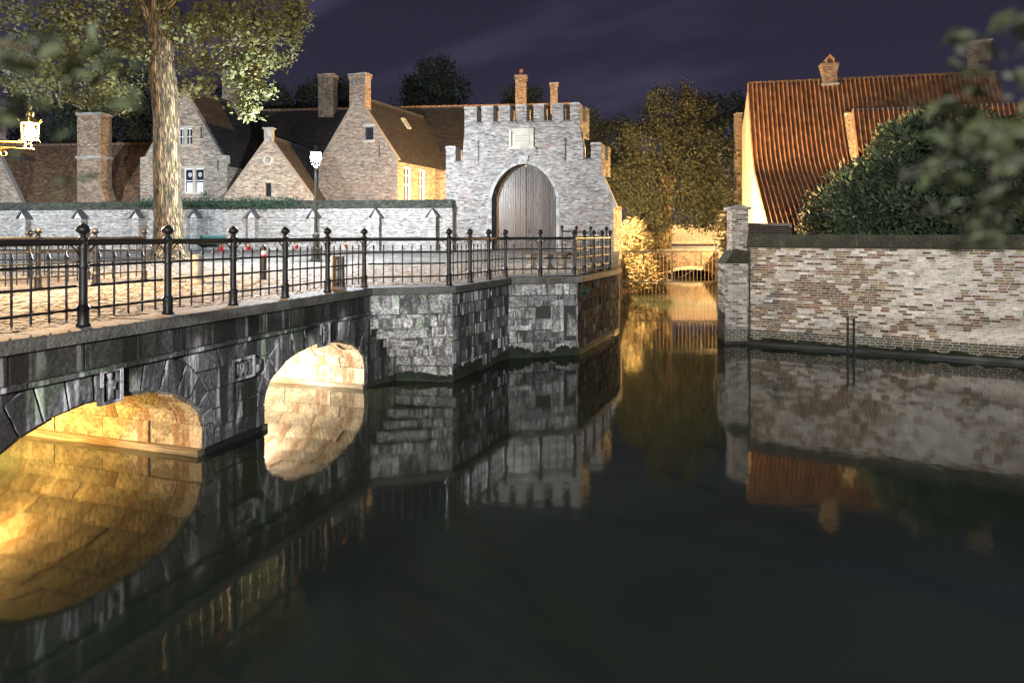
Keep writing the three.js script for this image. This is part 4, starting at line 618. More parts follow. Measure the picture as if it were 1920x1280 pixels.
// pantiled house
const hr = thing('pantile_house', 'tall house with steep orange pantile roof behind the canal wall', 'house', 14.2, 2.0, 41, -0.2275);
{
  const prof = [[0, 12.4], [1.2, 9.9], [2.4, 7.75], [3.3, 6.8], [4.85, 5.85], [7, 4.55], [9, 3.35]].map(([z, y]) => [z, y - 2.0]), L = 13.2;
  const curve = new THREE.CatmullRomCurve3(prof.map(([z, y]) => V(0, y, z))), len = curve.getLength();
  const pan = (() => { // S-shaped clay tile, 0.25 wide, 0.36 long
    const n = 8, P = [], I = [], U = []; for (let k = 0; k < 2; k++) for (let j = 0; j < 2; j++) for (let i = 0; i <= n; i++) { const t = i / n, x = (t - 0.5) * 0.265, y = t < 0.42 ? 0.125 * Math.sin((t / 0.42) * Math.PI) ** 0.8 : -0.035 * Math.sin(((t - 0.42) / 0.58) * Math.PI); P.push(x, y + (j ? 0.0 : 0.03) - k * 0.014, j ? -0.19 : 0.19); U.push(x, j * 0.38); }
    const at = (k, j, i) => (k * 2 + j) * (n + 1) + i; for (let i = 0; i < n; i++) { I.push(at(0, 0, i), at(0, 0, i + 1), at(0, 1, i + 1), at(0, 0, i), at(0, 1, i + 1), at(0, 1, i)); I.push(at(1, 0, i), at(0, 0, i + 1), at(0, 0, i), at(1, 0, i), at(1, 0, i + 1), at(0, 0, i + 1)); }
    const g = new THREE.BufferGeometry(); g.setAttribute('position', new THREE.Float32BufferAttribute(P, 3)); g.setAttribute('uv', new THREE.Float32BufferAttribute(U, 2)); g.setIndex(I); g.computeVertexNormals(); return g;
  })();
  const clay = [[0.23, 0.105, 0.045], [0.2, 0.09, 0.04], [0.26, 0.125, 0.055], [0.15, 0.075, 0.04]].map((c) => std(...c, 0.8, { bumpMap: grain, bumpScale: 0.004 })), clayAll = std(0.21, 0.097, 0.044, 0.8, { bumpMap: grain, bumpScale: 0.004 });
  const roof = part(hr, 'roof', (() => { const c = curve.getPoints(30), s = [...c.map((p) => [p.z, p.y - 0.06]), ...c.reverse().map((p) => [p.z, p.y - 0.3])]; return extrudeX(s, 0.32, L); })(), M.black);
  roof.material = std(0.03, 0.022, 0.018, 0.9);
  function layTiles(parent, c, l, x0, x1, keep, name) {
    const rows = Math.floor(l / 0.315), ts = [], m = new THREE.Matrix4();
    for (let r = 0; r < rows; r++) { const u = clamp((r + 0.5) * 0.315 / l, 0, 1), p = c.getPointAt(u), t = c.getTangentAt(u); for (let x = x0; x < x1; x += 0.245) ts.push({ r, x, p: V(x + rr(-0.006, 0.006), p.y + 0.03, p.z), rot: Math.atan2(-t.y, t.z) + rr(-0.02, 0.02), yaw: rr(-0.02, 0.02) }); }
    const singles = ts.filter(keep).slice(0, 300), set = new Set(singles), rest = ts.filter((t) => !set.has(t)), q = new THREE.Quaternion();
    const pose = (t) => q.setFromEuler(new THREE.Euler(t.rot, t.yaw, 0, 'YXZ'));
    for (const t of singles) { const k = part(parent, 'tile', pan, clay[Math.floor(rnd() * 4)]); k.position.copy(t.p); k.quaternion.copy(pose(t)); }
    const im = new THREE.InstancedMesh(pan, clayAll, rest.length); rest.forEach((t, i) => { im.setMatrixAt(i, m.compose(t.p, pose(t), V(1, 1, 1))); const k = rr(0.55, 1.3); im.setColorAt(i, C(k, k * rr(0.9, 1.1), k * rr(0.85, 1.1))); }); im.name = name; im.userData.kind = 'stuff'; im.castShadow = im.receiveShadow = true; parent.add(im);
  }
  layTiles(roof, curve, len, 0.08, L, (t) => t.r >= 11 && t.x < 4.4, 'roof_tiles');
  part(roof, 'ridge', merge(Array.from({ length: 36 }, (_, i) => new THREE.CylinderGeometry(0.12 + 0.012 * (i % 2), 0.12 + 0.012 * (i % 2), 0.36, 8, 1, false, 0, Math.PI).rotateX(Math.PI / 2).rotateY(Math.PI / 2).translate(0.19 + i * 0.366, prof[0][1] + 0.05, 0))), std(0.34, 0.2, 0.1, 0.8));
  part(hr, 'gable_wall', extrudeX([...curve.getPoints(30).map((p) => [p.z, p.y - 0.07]), [9, 0], [-3.6, 0], [-3.6, 8.3]], 0, 0.3), M.plaster);
  part(hr, 'verge', merge(curve.getPoints(22).slice(0, 22).map((p, i, a) => { const n = curve.getPoint((i + 1) / 22); return rod(V(0.02, p.y + 0.02, p.z), V(0.02, n.y + 0.02, n.z), 0.075, 6); })), std(0.3, 0.15, 0.07, 0.85));
  part(hr, 'front_wall', span(0.3, L, 0, 1.4, 8.2, 8.5), M.mortarDark);
  part(hr, 'roof_back', slab(rect(0, L, 0, 7), [], -0.1, 0).applyMatrix4(new THREE.Matrix4().makeBasis(V(-1, 0, 0), V(0, 0.78, 0.626), V(0, 0.626, -0.78)).setPosition(L, prof[0][1] - 5.46, -4.38)), M.slate);
  // lower wing with its own gable
  const wing = new THREE.Group(); wing.name = 'wing'; wing.position.set(5.05, 0, 0); hr.add(wing);
  const q = new Blocks(); part(wing, 'wall', extrudeX([[0.6, 8.4], [3.0, 8.0], [3.3, 7.2], [4.55, 4.3], [5.9, 3.3], [5.9, 0], [0.6, 0]], 0.012, 7.9), M.mortar);
  q.m.copy(new THREE.Matrix4().makeBasis(V(0, 0, 1), V(0, 1, 0), V(-1, 0, 0)).setPosition(0, 0, 0)); brickFace(q, [[[1.2, 2], [1.0, 8.05], [3.0, 8.1], [3.35, 7.2], [4.6, 4.3], [5.4, 3.6], [5.4, 2]]], PAL.pale); part(wing, 'brickwork', q.build(), M.brick, 'stuff');
  const c2 = new THREE.CatmullRomCurve3([V(0, 8.12, 3.0), V(0, 6.3, 3.75), V(0, 4.35, 4.7), V(0, 3.3, 6.2)]);
  layTiles(wing, c2, c2.getLength(), 0.1, 8, () => false, 'roof_tiles'); part(wing, 'roof', extrudeX([[3.0, 8.05], [3.75, 6.22], [4.7, 4.27], [6.2, 3.22], [6.1, 3.02], [4.6, 4.08], [3.6, 6.1], [2.8, 7.85], [0.8, 8.4], [0.8, 8.5]], 0.03, 8), std(0.03, 0.022, 0.018, 0.9)); part(wing, 'ridge', rod(V(0, 8.15, 3.0), V(8, 8.15, 3.0), 0.1, 8), M.slate);
  // flared chimney with a little gabled cowl
  const ch = new THREE.Group(); ch.name = 'chimney'; ch.position.set(4.5, prof[0][1] - 0.25, 0); hr.add(ch); const k = new Blocks();
  const fl = [[-0.38, 0], [-0.36, 0.6], [-0.5, 1.25], [0.5, 1.25], [0.36, 0.6], [0.38, 0]]; part(ch, 'core', slab(fl, [], -0.35, 0.35), M.mortarDark); k.m.copy(mat4(0, 0, 0.356)); brickFace(k, [fl], PAL.house, { bw: 0.2 });
  k.m.copy(mat4(-0.365, 0, -0.35, -Math.PI / 2)); brickFace(k, [rect(0, 0.7, 0, 0.62)], PAL.house); k.m.copy(new THREE.Matrix4().makeBasis(V(0, 0, 1), V(-0.21, 0.977, 0), V(-0.977, -0.21, 0)).setPosition(-0.36, 0.6, -0.35)); brickFace(k, [rect(0, 0.7, 0, 0.66)], PAL.house); part(ch, 'brickwork', k.build(), M.brick, 'stuff');
  part(ch, 'cowl', slab([[-0.24, 1.25], [-0.24, 1.5], [0, 1.75], [0.24, 1.5], [0.24, 1.25], [0.15, 1.25], [0.15, 1.46], [0, 1.62], [-0.15, 1.46], [-0.15, 1.25]], [], -0.3, 0.3), std(0.28, 0.15, 0.08)); part(ch, 'flashing', span(-0.46, 0.46, -0.08, 0.05, -0.42, 0.46), M.greyStone);
}
{ // the neighbours behind: a narrow stack by the gable, a slender chimney beyond the ridge
  const t = thing('brick_stack', 'narrow dark brick stack rising beside the white gable', 'chimney', 15.85, 2.6, 47.5), q = new Blocks(); part(t, 'core', span(-0.2, 0.2, 0, 9.2, -0.6, -0.006), M.mortarDark); brickFace(q, [rect(-0.2, 0.2, 0, 9.2)], PAL.house); part(t, 'brickwork', q.build(), M.brick, 'stuff'); part(t, 'cap', span(-0.24, 0.24, 9.2, 9.3, -0.64, 0.04), M.greyStone);
  const u = thing('slender_chimney', 'slender brick chimney with wide head above the foliage', 'chimney', 27.2, 2.0, 40.2, -0.5), k = new Blocks(); part(u, 'core', merge(span(-0.25, 0.25, 0, 11.6, -0.5, -0.006), span(-0.25, 0.85, 11.6, 12.7, -0.6, -0.006)), M.mortarDark); brickFace(k, [rect(-0.25, 0.25, 4, 11.6)], PAL.house); brickFace(k, [rect(-0.25, 0.85, 11.6, 12.7)], PAL.house); k.m.copy(mat4(-0.256, 0, -0.5, -Math.PI / 2)); brickFace(k, [rect(0, 0.5, 4, 12.7)], PAL.house); part(u, 'brickwork', k.build(), M.brick, 'stuff'); part(u, 'head', span(-0.34, 0.94, 12.7, 12.82, -0.7, 0.08), M.greyStone);
}

// ---------------------------------------------------------------- the canal lane: far bridge, walls, water grille
{
  const fb = thing('far_bridge', 'low brick canal bridge with shallow dark arch in amber light', 'bridge', 8.9, 0, 56), q = new Blocks(), o = [[0, -0.5], [3.7, -0.5]], arc = [], c = 5.75;
  for (let i = 0; i <= 12; i++) { const f = Math.PI * (1 - i / 12); arc.push([c + 2.05 * Math.cos(f), 0.02 + 0.52 * Math.sin(f)]); }
  part(fb, 'core', slab([[0, -0.5], [c - 2.05, -0.5], ...arc, [c + 2.05, -0.5], [9.2, -0.5], [9.2, 2.3], [0, 2.3]], [], -3.0, -0.006), M.mortarDark); brickFace(q, [rect(0, 9.2, 0.02, 2.15), [[c - 2.3, 0.01], ...arc.map(([x, y]) => [c + (x - c) * 1.12, y * 1.5]), [c + 2.3, 0.01]]], PAL.house); part(fb, 'brickwork', q.build(), M.brick, 'stuff');
  for (let i = 0; i < 12; i++) part(fb, 'arch_stone', prism([arc[i], arc[i + 1], [c + (arc[i + 1][0] - c) * 1.12, arc[i + 1][1] * 1.5 + 0.02], [c + (arc[i][0] - c) * 1.12, arc[i][1] * 1.5 + 0.02]], -0.3, 0.02, 0.01), M.paleStone);
  part(fb, 'coping', span(0, 9.2, 2.3, 2.45, -0.5, 0.08), M.slate);
  const hr2 = thing('hooped_railing', 'low hooped iron railing along top of the far bridge', 'railing', 8.9, 2.45, 56.1); for (let k = 0; k < 15; k++) { const x = 0.35 + k * 0.6, g = merge(rod(V(x - 0.2, 0, 0), V(x - 0.2, 0.62, 0), 0.014, 5), rod(V(x + 0.2, 0, 0), V(x + 0.2, 0.62, 0), 0.014, 5), new THREE.TorusGeometry(0.2, 0.014, 5, 10, Math.PI).translate(x, 0.62, 0)); part(hr2, 'hoop', g, M.rust); } part(hr2, 'rail', merge(rod(V(0, 0.5, 0), V(9.1, 0.5, 0), 0.014), rod(V(0, 0.06, 0), V(9.1, 0.06, 0), 0.014)), M.rust);
  const pw = thing('plaster_wall', 'smooth pinkish plaster garden wall behind the far bridge', 'wall', 12.6, 2.5, 60.5); part(pw, 'wall', span(0, 8.5, 0, 1.75, -0.3, 0), M.pink); part(pw, 'coping', span(-0.05, 8.55, 1.75, 1.83, -0.36, 0.06), M.greyStone); const lv = new THREE.Group(); lv.name = 'louvre'; pw.add(lv); for (let k = 0; k < 6; k++) part(lv, 'slat', box(0.85, 0.1, 0.03, 0.7, 0.75 + k * 0.14, 0.05).rotateX(0), M.rust); part(lv, 'louvre_frame', merge(span(0.22, 0.28, 0.66, 1.55, 0, 0.08), span(1.12, 1.18, 0.66, 1.55, 0, 0.08)), M.rust);
  const ww = thing('white_wall', 'bright white plaster wall behind the canal reeds', 'wall', 8.4, 2.5, 58.3, 0.05); part(ww, 'wall', span(0, 3.7, 0, 1.95, -0.3, 0), M.plaster); part(ww, 'coping', span(-0.04, 3.74, 1.95, 2.02, -0.34, 0.05), M.greyStone);
  const bankWall = (name, label, a, b, h, mat, pal) => { const T = Math.atan2(b[1] - a[1], b[0] - a[0]), L = Math.hypot(b[0] - a[0], b[1] - a[1]), t = thing(name, label, 'wall', a[0], 0, a[1], T); part(t, 'core', span(0, L, -0.6, h, -0.4, -0.006), mat); if (pal) { const k = new Blocks(); brickFace(k, [rect(0, L, 0.05, h)], pal); part(t, 'brickwork', k.build(), M.brick, 'stuff'); } part(t, 'coping', span(0, L, h, h + 0.1, -0.45, 0.05), M.greyStone); };
  bankWall('lane_wall', 'sunken brick canal side below gatehouse, glowing orange', [3.84, 24.46], [5.36, 33.9], 2.1, M.mortarDark, PAL.house);
  bankWall('bank_wall', 'brilliantly lit plaster canal side behind the pillar', [16.8, 55.9], [6.98, 22.15], 2.15, M.plaster);
  bankWall('reed_bank', 'old brick canal side overgrown by lit reeds', [5.36, 34.05], [8.95, 55.9], 1.9, M.earth);
  const gr = thing('water_grille', 'iron grille of thin bars barring canal behind gatehouse corner', 'grille', 5.3, 0, 34.9); const W = 5.75;
  part(gr, 'top_beam', span(0, W, 2.5, 2.58, -0.03, 0.03), M.black); part(gr, 'lower_beam', span(0, W, 0.97, 1.03, -0.025, 0.025), M.black); for (const [x, y] of [[1.42, 1.85], [2.9, 0.97], [4.38, 1.83]]) part(gr, 'strut', span(x - 0.035, x + 0.035, y, 2.5, -0.028, 0.028), M.black);
  part(gr, 'brace', rod(V(2.9, 1.0, 0.04), V(5.7, 2.54, 0.04), 0.018), M.iron); part(gr, 'brace', rod(V(2.9, 2.5, 0.04), V(4.38, 1.85, 0.04), 0.014), M.iron); part(gr, 'brace', rod(V(2.9, 1.0, 0.04), V(0.1, 2.5, 0.04), 0.014), M.iron);
  for (let x = 0.15; x < W; x += 0.192) part(gr, 'bar', rod(V(x, -0.3, 0), V(x, 2.5, 0), 0.0085, 5), M.rust);
}

// ---------------------------------------------------------------- lamps
function streetLamp(label, X, D, base, cd, col = COOL, up = 0) {
  const t = thing('street_lamp', label, 'street lamp', X, base, D, 0, 'street lamps of the square'), head = new THREE.Group(); head.name = 'lamp_head'; head.position.y = up; t.add(head);
  part(t, 'base', lathe([[0, 0], [0.26, 0], [0.26, 0.06], [0.19, 0.1], [0.17, 0.4], [0.2, 0.44], [0.2, 0.5], [0.12, 0.56], [0.11, 0.9], [0.14, 0.94], [0.14, 1.0], [0.07, 1.08], [0, 1.08]], 8), M.greenIron);
  part(t, 'post', lathe([[0.068, 1.06], [0.06, 2.2], [0.075, 2.22], [0.075, 2.28], [0.055, 2.3], [0.045, 3.5 + up], [0.08, 3.53 + up], [0.05, 3.58 + up], [0, 3.58 + up]], 12), M.greenIron);
  part(head, 'cradle', merge(Array.from({ length: 4 }, (_, k) => rod(V(0.03 * Math.cos(k * 1.571), 3.55, 0.03 * Math.sin(k * 1.571)), V(0.2 * Math.cos(k * 1.571), 3.72, 0.2 * Math.sin(k * 1.571)), 0.012)), lathe([[0.13, 3.72], [0.2, 3.72], [0.2, 3.75], [0.13, 3.75]], 12)), M.greenIron);
  part(head, 'lamp_globe', new THREE.SphereGeometry(0.2, 20, 14).scale(1, 1.05, 1).translate(0, 3.93, 0), glow(col.r, col.g, col.b, 28)); part(head, 'hood', lathe([[0.2, 4.1], [0.16, 4.16], [0.06, 4.24], [0.03, 4.3], [0.045, 4.33], [0, 4.4]], 14), M.greenIron);
  lampLight(head, 0, 3.93, 0, col, cd, 9); return t;
}
streetLamp('slim street lamp with blazing white globe on the square', -7.42, 25.8, 2.4, 620);
streetLamp('white street lamp standing further along the garden wall', -27.5, 27.5, 2.45, 520);
streetLamp('tall bank lamp behind the viewer', -1, -16, 1.25, 1900, NEUTRAL, 2.5);
function laneLamp(label, X, D, base, h, cd, col) { // short post lantern
  const t = thing('post_lantern', label, 'lantern', X, base, D, 0, 'amber post lanterns'); part(t, 'post', lathe([[0, 0], [0.1, 0], [0.1, 0.2], [0.045, 0.28], [0.035, h - 0.25], [0.07, h - 0.2], [0, h - 0.2]], 10), M.iron);
  part(t, 'lamp_globe', new THREE.SphereGeometry(0.15, 16, 12).translate(0, h, 0), glow(col.r, col.g, col.b, 22)); part(t, 'hood', lathe([[0.17, h + 0.12], [0.1, h + 0.2], [0, h + 0.26]], 10), M.iron); lampLight(t, 0, h, 0, col, cd, 7); return t;
}
laneLamp('amber lantern hidden behind the gatehouse corner', 5.0, 35.5, 2.6, 2.4, 1500, C(1.0, 0.6, 0.24));
laneLamp('amber lantern on the garden side behind canal pillar', 10.85, 33.2, 2.0, 2.0, 320, WARM);
laneLamp('amber lantern at the far canal bridge behind pillar', 17.35, 52.6, 2.0, 2.5, 460, C(1.0, 0.66, 0.3));
laneLamp('amber lantern inside the courtyard behind gatehouse', -3.3, 38.0, 2.6, 1.9, 190, WARM);
{ // ornate bracket lantern on a post past the far parapet
  const t = thing('bracket_lantern', 'ornate gilt hexagonal lantern on scrolled bracket glowing amber', 'lantern', -11.5, 2.2, 14.5), lx = 1.25;
  part(t, 'post', lathe([[0, 0], [0.22, 0], [0.22, 0.1], [0.14, 0.18], [0.12, 0.7], [0.16, 0.76], [0.08, 0.86], [0.065, 3.7], [0.12, 3.75], [0.05, 3.85], [0, 4.0]], 12), M.gilt);
  const scroll = (x, y, r, a0, a1) => { const p = []; for (let i = 0; i <= 20; i++) { const k = i / 20, a = lerp(a0, a1, k), q = r * (1 - 0.75 * k); p.push(V(x + q * Math.cos(a), y + q * Math.sin(a), 0)); } return new THREE.TubeGeometry(new THREE.CatmullRomCurve3(p), 24, 0.014, 5); };
  part(t, 'bracket', merge(rod(V(0.05, 3.18, 0), V(lx - 0.1, 3.16, 0), 0.024), rod(V(0.05, 3.08, 0), V(lx + 0.1, 3.02, 0), 0.016), new THREE.TubeGeometry(new THREE.QuadraticBezierCurve3(V(0.06, 2.5, 0), V(0.2, 3.0, 0), V(0.85, 3.05, 0)), 16, 0.018, 5), scroll(0.42, 2.92, 0.12, 1.5, 8.5), scroll(0.7, 2.94, 0.1, 1.5, 8.5), scroll(0.2, 2.72, 0.1, 0.5, 7), scroll(lx - 0.02, 3.1, 0.09, 3, 9)), M.gilt);
  const L = new THREE.Group(); L.name = 'lantern_head'; L.position.set(lx, 3.22, 0); L.scale.setScalar(0.7); t.add(L); const hex = (r, k) => V(r * Math.cos(k * Math.PI / 3), 0, r * Math.sin(k * Math.PI / 3)), fr = [];
  for (let k = 0; k < 6; k++) { const a = hex(0.25, k), b = hex(0.25, k + 1); fr.push(rod(V(a.x * 0.9, 0, a.z * 0.9), V(a.x, 0.5, a.z), 0.014), rod(V(a.x, 0.5, a.z), V(b.x, 0.5, b.z), 0.014), rod(V(a.x * 0.9, 0, a.z * 0.9), V(b.x * 0.9, 0, b.z * 0.9), 0.014), rod(V(a.x, 0.5, a.z), V(a.x * 1.45, 0.62, a.z * 1.45), 0.014, 5, 0.004), rod(V(a.x * 0.9, 0, a.z * 0.9), V(a.x * 1.2, -0.06, a.z * 1.2), 0.014, 5, 0.006)); }
  part(L, 'frame', merge(fr), M.gilt); part(L, 'roof', lathe([[0.25, 0.5], [0.2, 0.56], [0.11, 0.66], [0.08, 0.72], [0.1, 0.76], [0.1, 0.84], [0.06, 0.88], [0.03, 0.93], [0.055, 0.97], [0.03, 1.01], [0.04, 1.05], [0, 1.12]], 6), M.gilt);
  const glassG = [[0, 1], [1, 2], [2, 3], [3, 4], [4, 5], [5, 0]].map(([i, j]) => { const a = hex(0.245, i), b = hex(0.245, j), A = [V(a.x * 0.9, 0.01, a.z * 0.9), V(b.x * 0.9, 0.01, b.z * 0.9), V(b.x, 0.49, b.z), V(a.x, 0.49, a.z)]; const n = new THREE.BufferGeometry(); n.setAttribute('position', new THREE.Float32BufferAttribute([A[0], A[1], A[2], A[0], A[2], A[3]].flatMap((v) => v.toArray()), 3)); n.setAttribute('uv', new THREE.Float32BufferAttribute(new Array(12).fill(0), 2)); n.computeVertexNormals(); return n; });
  glassG.forEach((n) => part(L, 'glass', n, M.glass)); part(L, 'lamp_bulb', new THREE.CapsuleGeometry(0.13, 0.16, 4, 12).translate(0, 0.24, 0), glow(1, 0.72, 0.3, 9)); lampLight(L, 0, 0.25, 0, C(1.0, 0.6, 0.28), 330, 8);
}

// ---------------------------------------------------------------- furniture of the square
{
  const stoneBollard = (label, X, D, h) => { const t = thing('stone_bollard', label, 'bollard', X, groundH(X, D), D, 0.45, 'stone bollards near the bridge'); const g = new THREE.CylinderGeometry(0.17, 0.19, h, 4, 3).rotateY(Math.PI / 4).translate(0, h / 2, 0); part(t, 'shaft', g, M.greyStone); part(t, 'foot', new THREE.CylinderGeometry(0.19, 0.27, 0.12, 4).rotateY(Math.PI / 4).translate(0, 0.06, 0), M.greyStone); };
  stoneBollard('square stone bollard on the cobbles in front of big tree', -7.75, 16.8, 0.72); stoneBollard('square stone bollard close behind bridge railing corner', -3.82, 14.95, 0.76);
  const b = thing('steel_bollard', 'round black bollard with white and red band behind railing', 'bollard', -6.45, groundH(0, 17.7), 17.7); part(b, 'post', lathe([[0, 0], [0.08, 0], [0.08, 0.86], [0.06, 0.9], [0, 0.92]], 14), M.black); part(b, 'band', cyl(0.083, 0.083, 0.1, 0, 0.68, 0, 16), M.white); part(b, 'red_band', cyl(0.0825, 0.0825, 0.04, 0, 0.635, 0, 16), M.red);
  const sb = thing('stone_bench', 'stone bench with scrolled supports behind the quay railing', 'bench', 1.15, groundH(0, 21.6), 21.7, -0.55); part(sb, 'seat', prism(rect(-0.8, 0.8, 0.46, 0.53), -0.25, 0.25, 0.015), M.seat);
  const sc = [[-0.24, 0], [-0.2, 0.1], [-0.08, 0.16], [-0.1, 0.26], [-0.2, 0.36], [-0.22, 0.458], [0.22, 0.458], [0.2, 0.36], [0.1, 0.26], [0.08, 0.16], [0.2, 0.1], [0.24, 0]]; for (const x of [-0.6, 0.0, 0.52]) part(sb, 'support', slab(sc, [], -0.08, 0.08).rotateY(Math.PI / 2).translate(x, 0, 0), M.greyStone);
  const gb = thing('green_bench', 'green slatted park bench against the long wall behind tree', 'bench', -16.2, 2.55, 36.0, -0.14); for (let k = 0; k < 3; k++) part(gb, 'slat', span(-1.15, 1.15, 0.72 - k * 0.14, 0.82 - k * 0.14, -0.05 - 0.02 * k, -0.02 - 0.02 * k), M.benchGreen); for (let k = 0; k < 4; k++) part(gb, 'slat', span(-1.15, 1.15, 0.42, 0.45, 0.0 + k * 0.11, 0.09 + k * 0.11), M.benchGreen); for (const x of [-0.95, 0.95]) part(gb, 'leg', merge(span(x - 0.03, x + 0.03, 0, 0.415, 0.32, 0.38), span(x - 0.03, x + 0.03, 0, 0.8, -0.1, -0.05)), M.iron);
}

// ---------------------------------------------------------------- trees and plants
function leafClump(n, R, s, sd, long = 1) {
  const P = [], keep = seed; seed = sd; const U = [];
  for (let i = 0; i < n; i++) {
    const d = V(rr(-1, 1), rr(-1, 1), rr(-1, 1)), c = d.multiplyScalar(R), q = new THREE.Quaternion().setFromEuler(new THREE.Euler(rr(-1.3, 1.3), rr(0, 6.28), rr(-0.9, 0.9))), k = s * rr(0.7, 1.25);
    const v = [V(0, 0, 0), V(0.42 * k, 0.1 * k, 0.5 * k * long), V(0, -0.04 * k, 1.1 * k * long), V(-0.42 * k, 0.1 * k, 0.5 * k * long)].map((p) => p.applyQuaternion(q).add(c));
    for (const t of [[0, 1, 2], [0, 2, 3]]) for (const j of t) { P.push(...v[j].toArray()); U.push(j * 0.3, j * 0.2); }
  }
  seed = keep; const g = new THREE.BufferGeometry(); g.setAttribute('position', new THREE.Float32BufferAttribute(P, 3)); g.setAttribute('uv', new THREE.Float32BufferAttribute(U, 2)); g.computeVertexNormals(); return g;
}
const CL = { fine: leafClump(15, 0.24, 0.15, 11), mid: leafClump(14, 0.34, 0.15, 12), big: leafClump(14, 0.5, 0.24, 13), reed: leafClump(12, 0.22, 0.13, 14, 2.6), near: leafClump(6, 0.04, 0.022, 15, 1.3) };
function crown(parent, blobs, clump, mat, name = 'crown', shell = 0.55) { // blobs: [x, y, z, rx, ry, rz, count] in the parent's space
  const tot = blobs.reduce((a, b) => a + b[6], 0), im = new THREE.InstancedMesh(clump, mat, tot), m = new THREE.Matrix4(), q = new THREE.Quaternion(); let k = 0;
  for (const [x, y, z, rx, ry, rz, n] of blobs) for (let i = 0; i < n; i++) {
    const d = V(rr(-1, 1), rr(-1, 1), rr(-1, 1)); if (d.lengthSq() > 1) { d.normalize().multiplyScalar(rr(0.6, 1)); } const l = d.length(); d.multiplyScalar(lerp(1, Math.pow(l, shell) / Math.max(l, 0.05), 0.8) * (1 + 0.6 * (fbm(d.x * 3 + x, d.y * 3 + y + d.z * 2, 0, 160, 3) - 0.5) * 2));
    q.setFromEuler(new THREE.Euler(rr(-0.5, 0.5), rr(0, 6.28), rr(-0.5, 0.5))); const s = rr(0.7, 1.3); im.setMatrixAt(k, m.compose(V(x + d.x * rx, y + d.y * ry, z + d.z * rz), q, V(s, s, s))); const c = rr(0.65, 1.35); im.setColorAt(k++, C(c * rr(0.85, 1.2), c, c * rr(0.8, 1.1)));
  }
  im.name = name; im.userData.kind = 'stuff'; im.castShadow = im.receiveShadow = true; parent.add(im); return im;
}
const GREEN = leafMat(0.1, 0.108, 0.022), OLIVE = leafMat(0.022, 0.029, 0.012, 0.2), DARKG = leafMat(0.035, 0.05, 0.028), BUSH = leafMat(0.042, 0.075, 0.034), REED = leafMat(0.085, 0.068, 0.022, 0.35), IVY = leafMat(0.03, 0.075, 0.04);
function limbs(t, list, mat = M.bark) { for (const [pts, rad, name] of list) part(t, name ?? 'limb', tube(pts.map((p) => V(...p)), rad, 7), mat); }
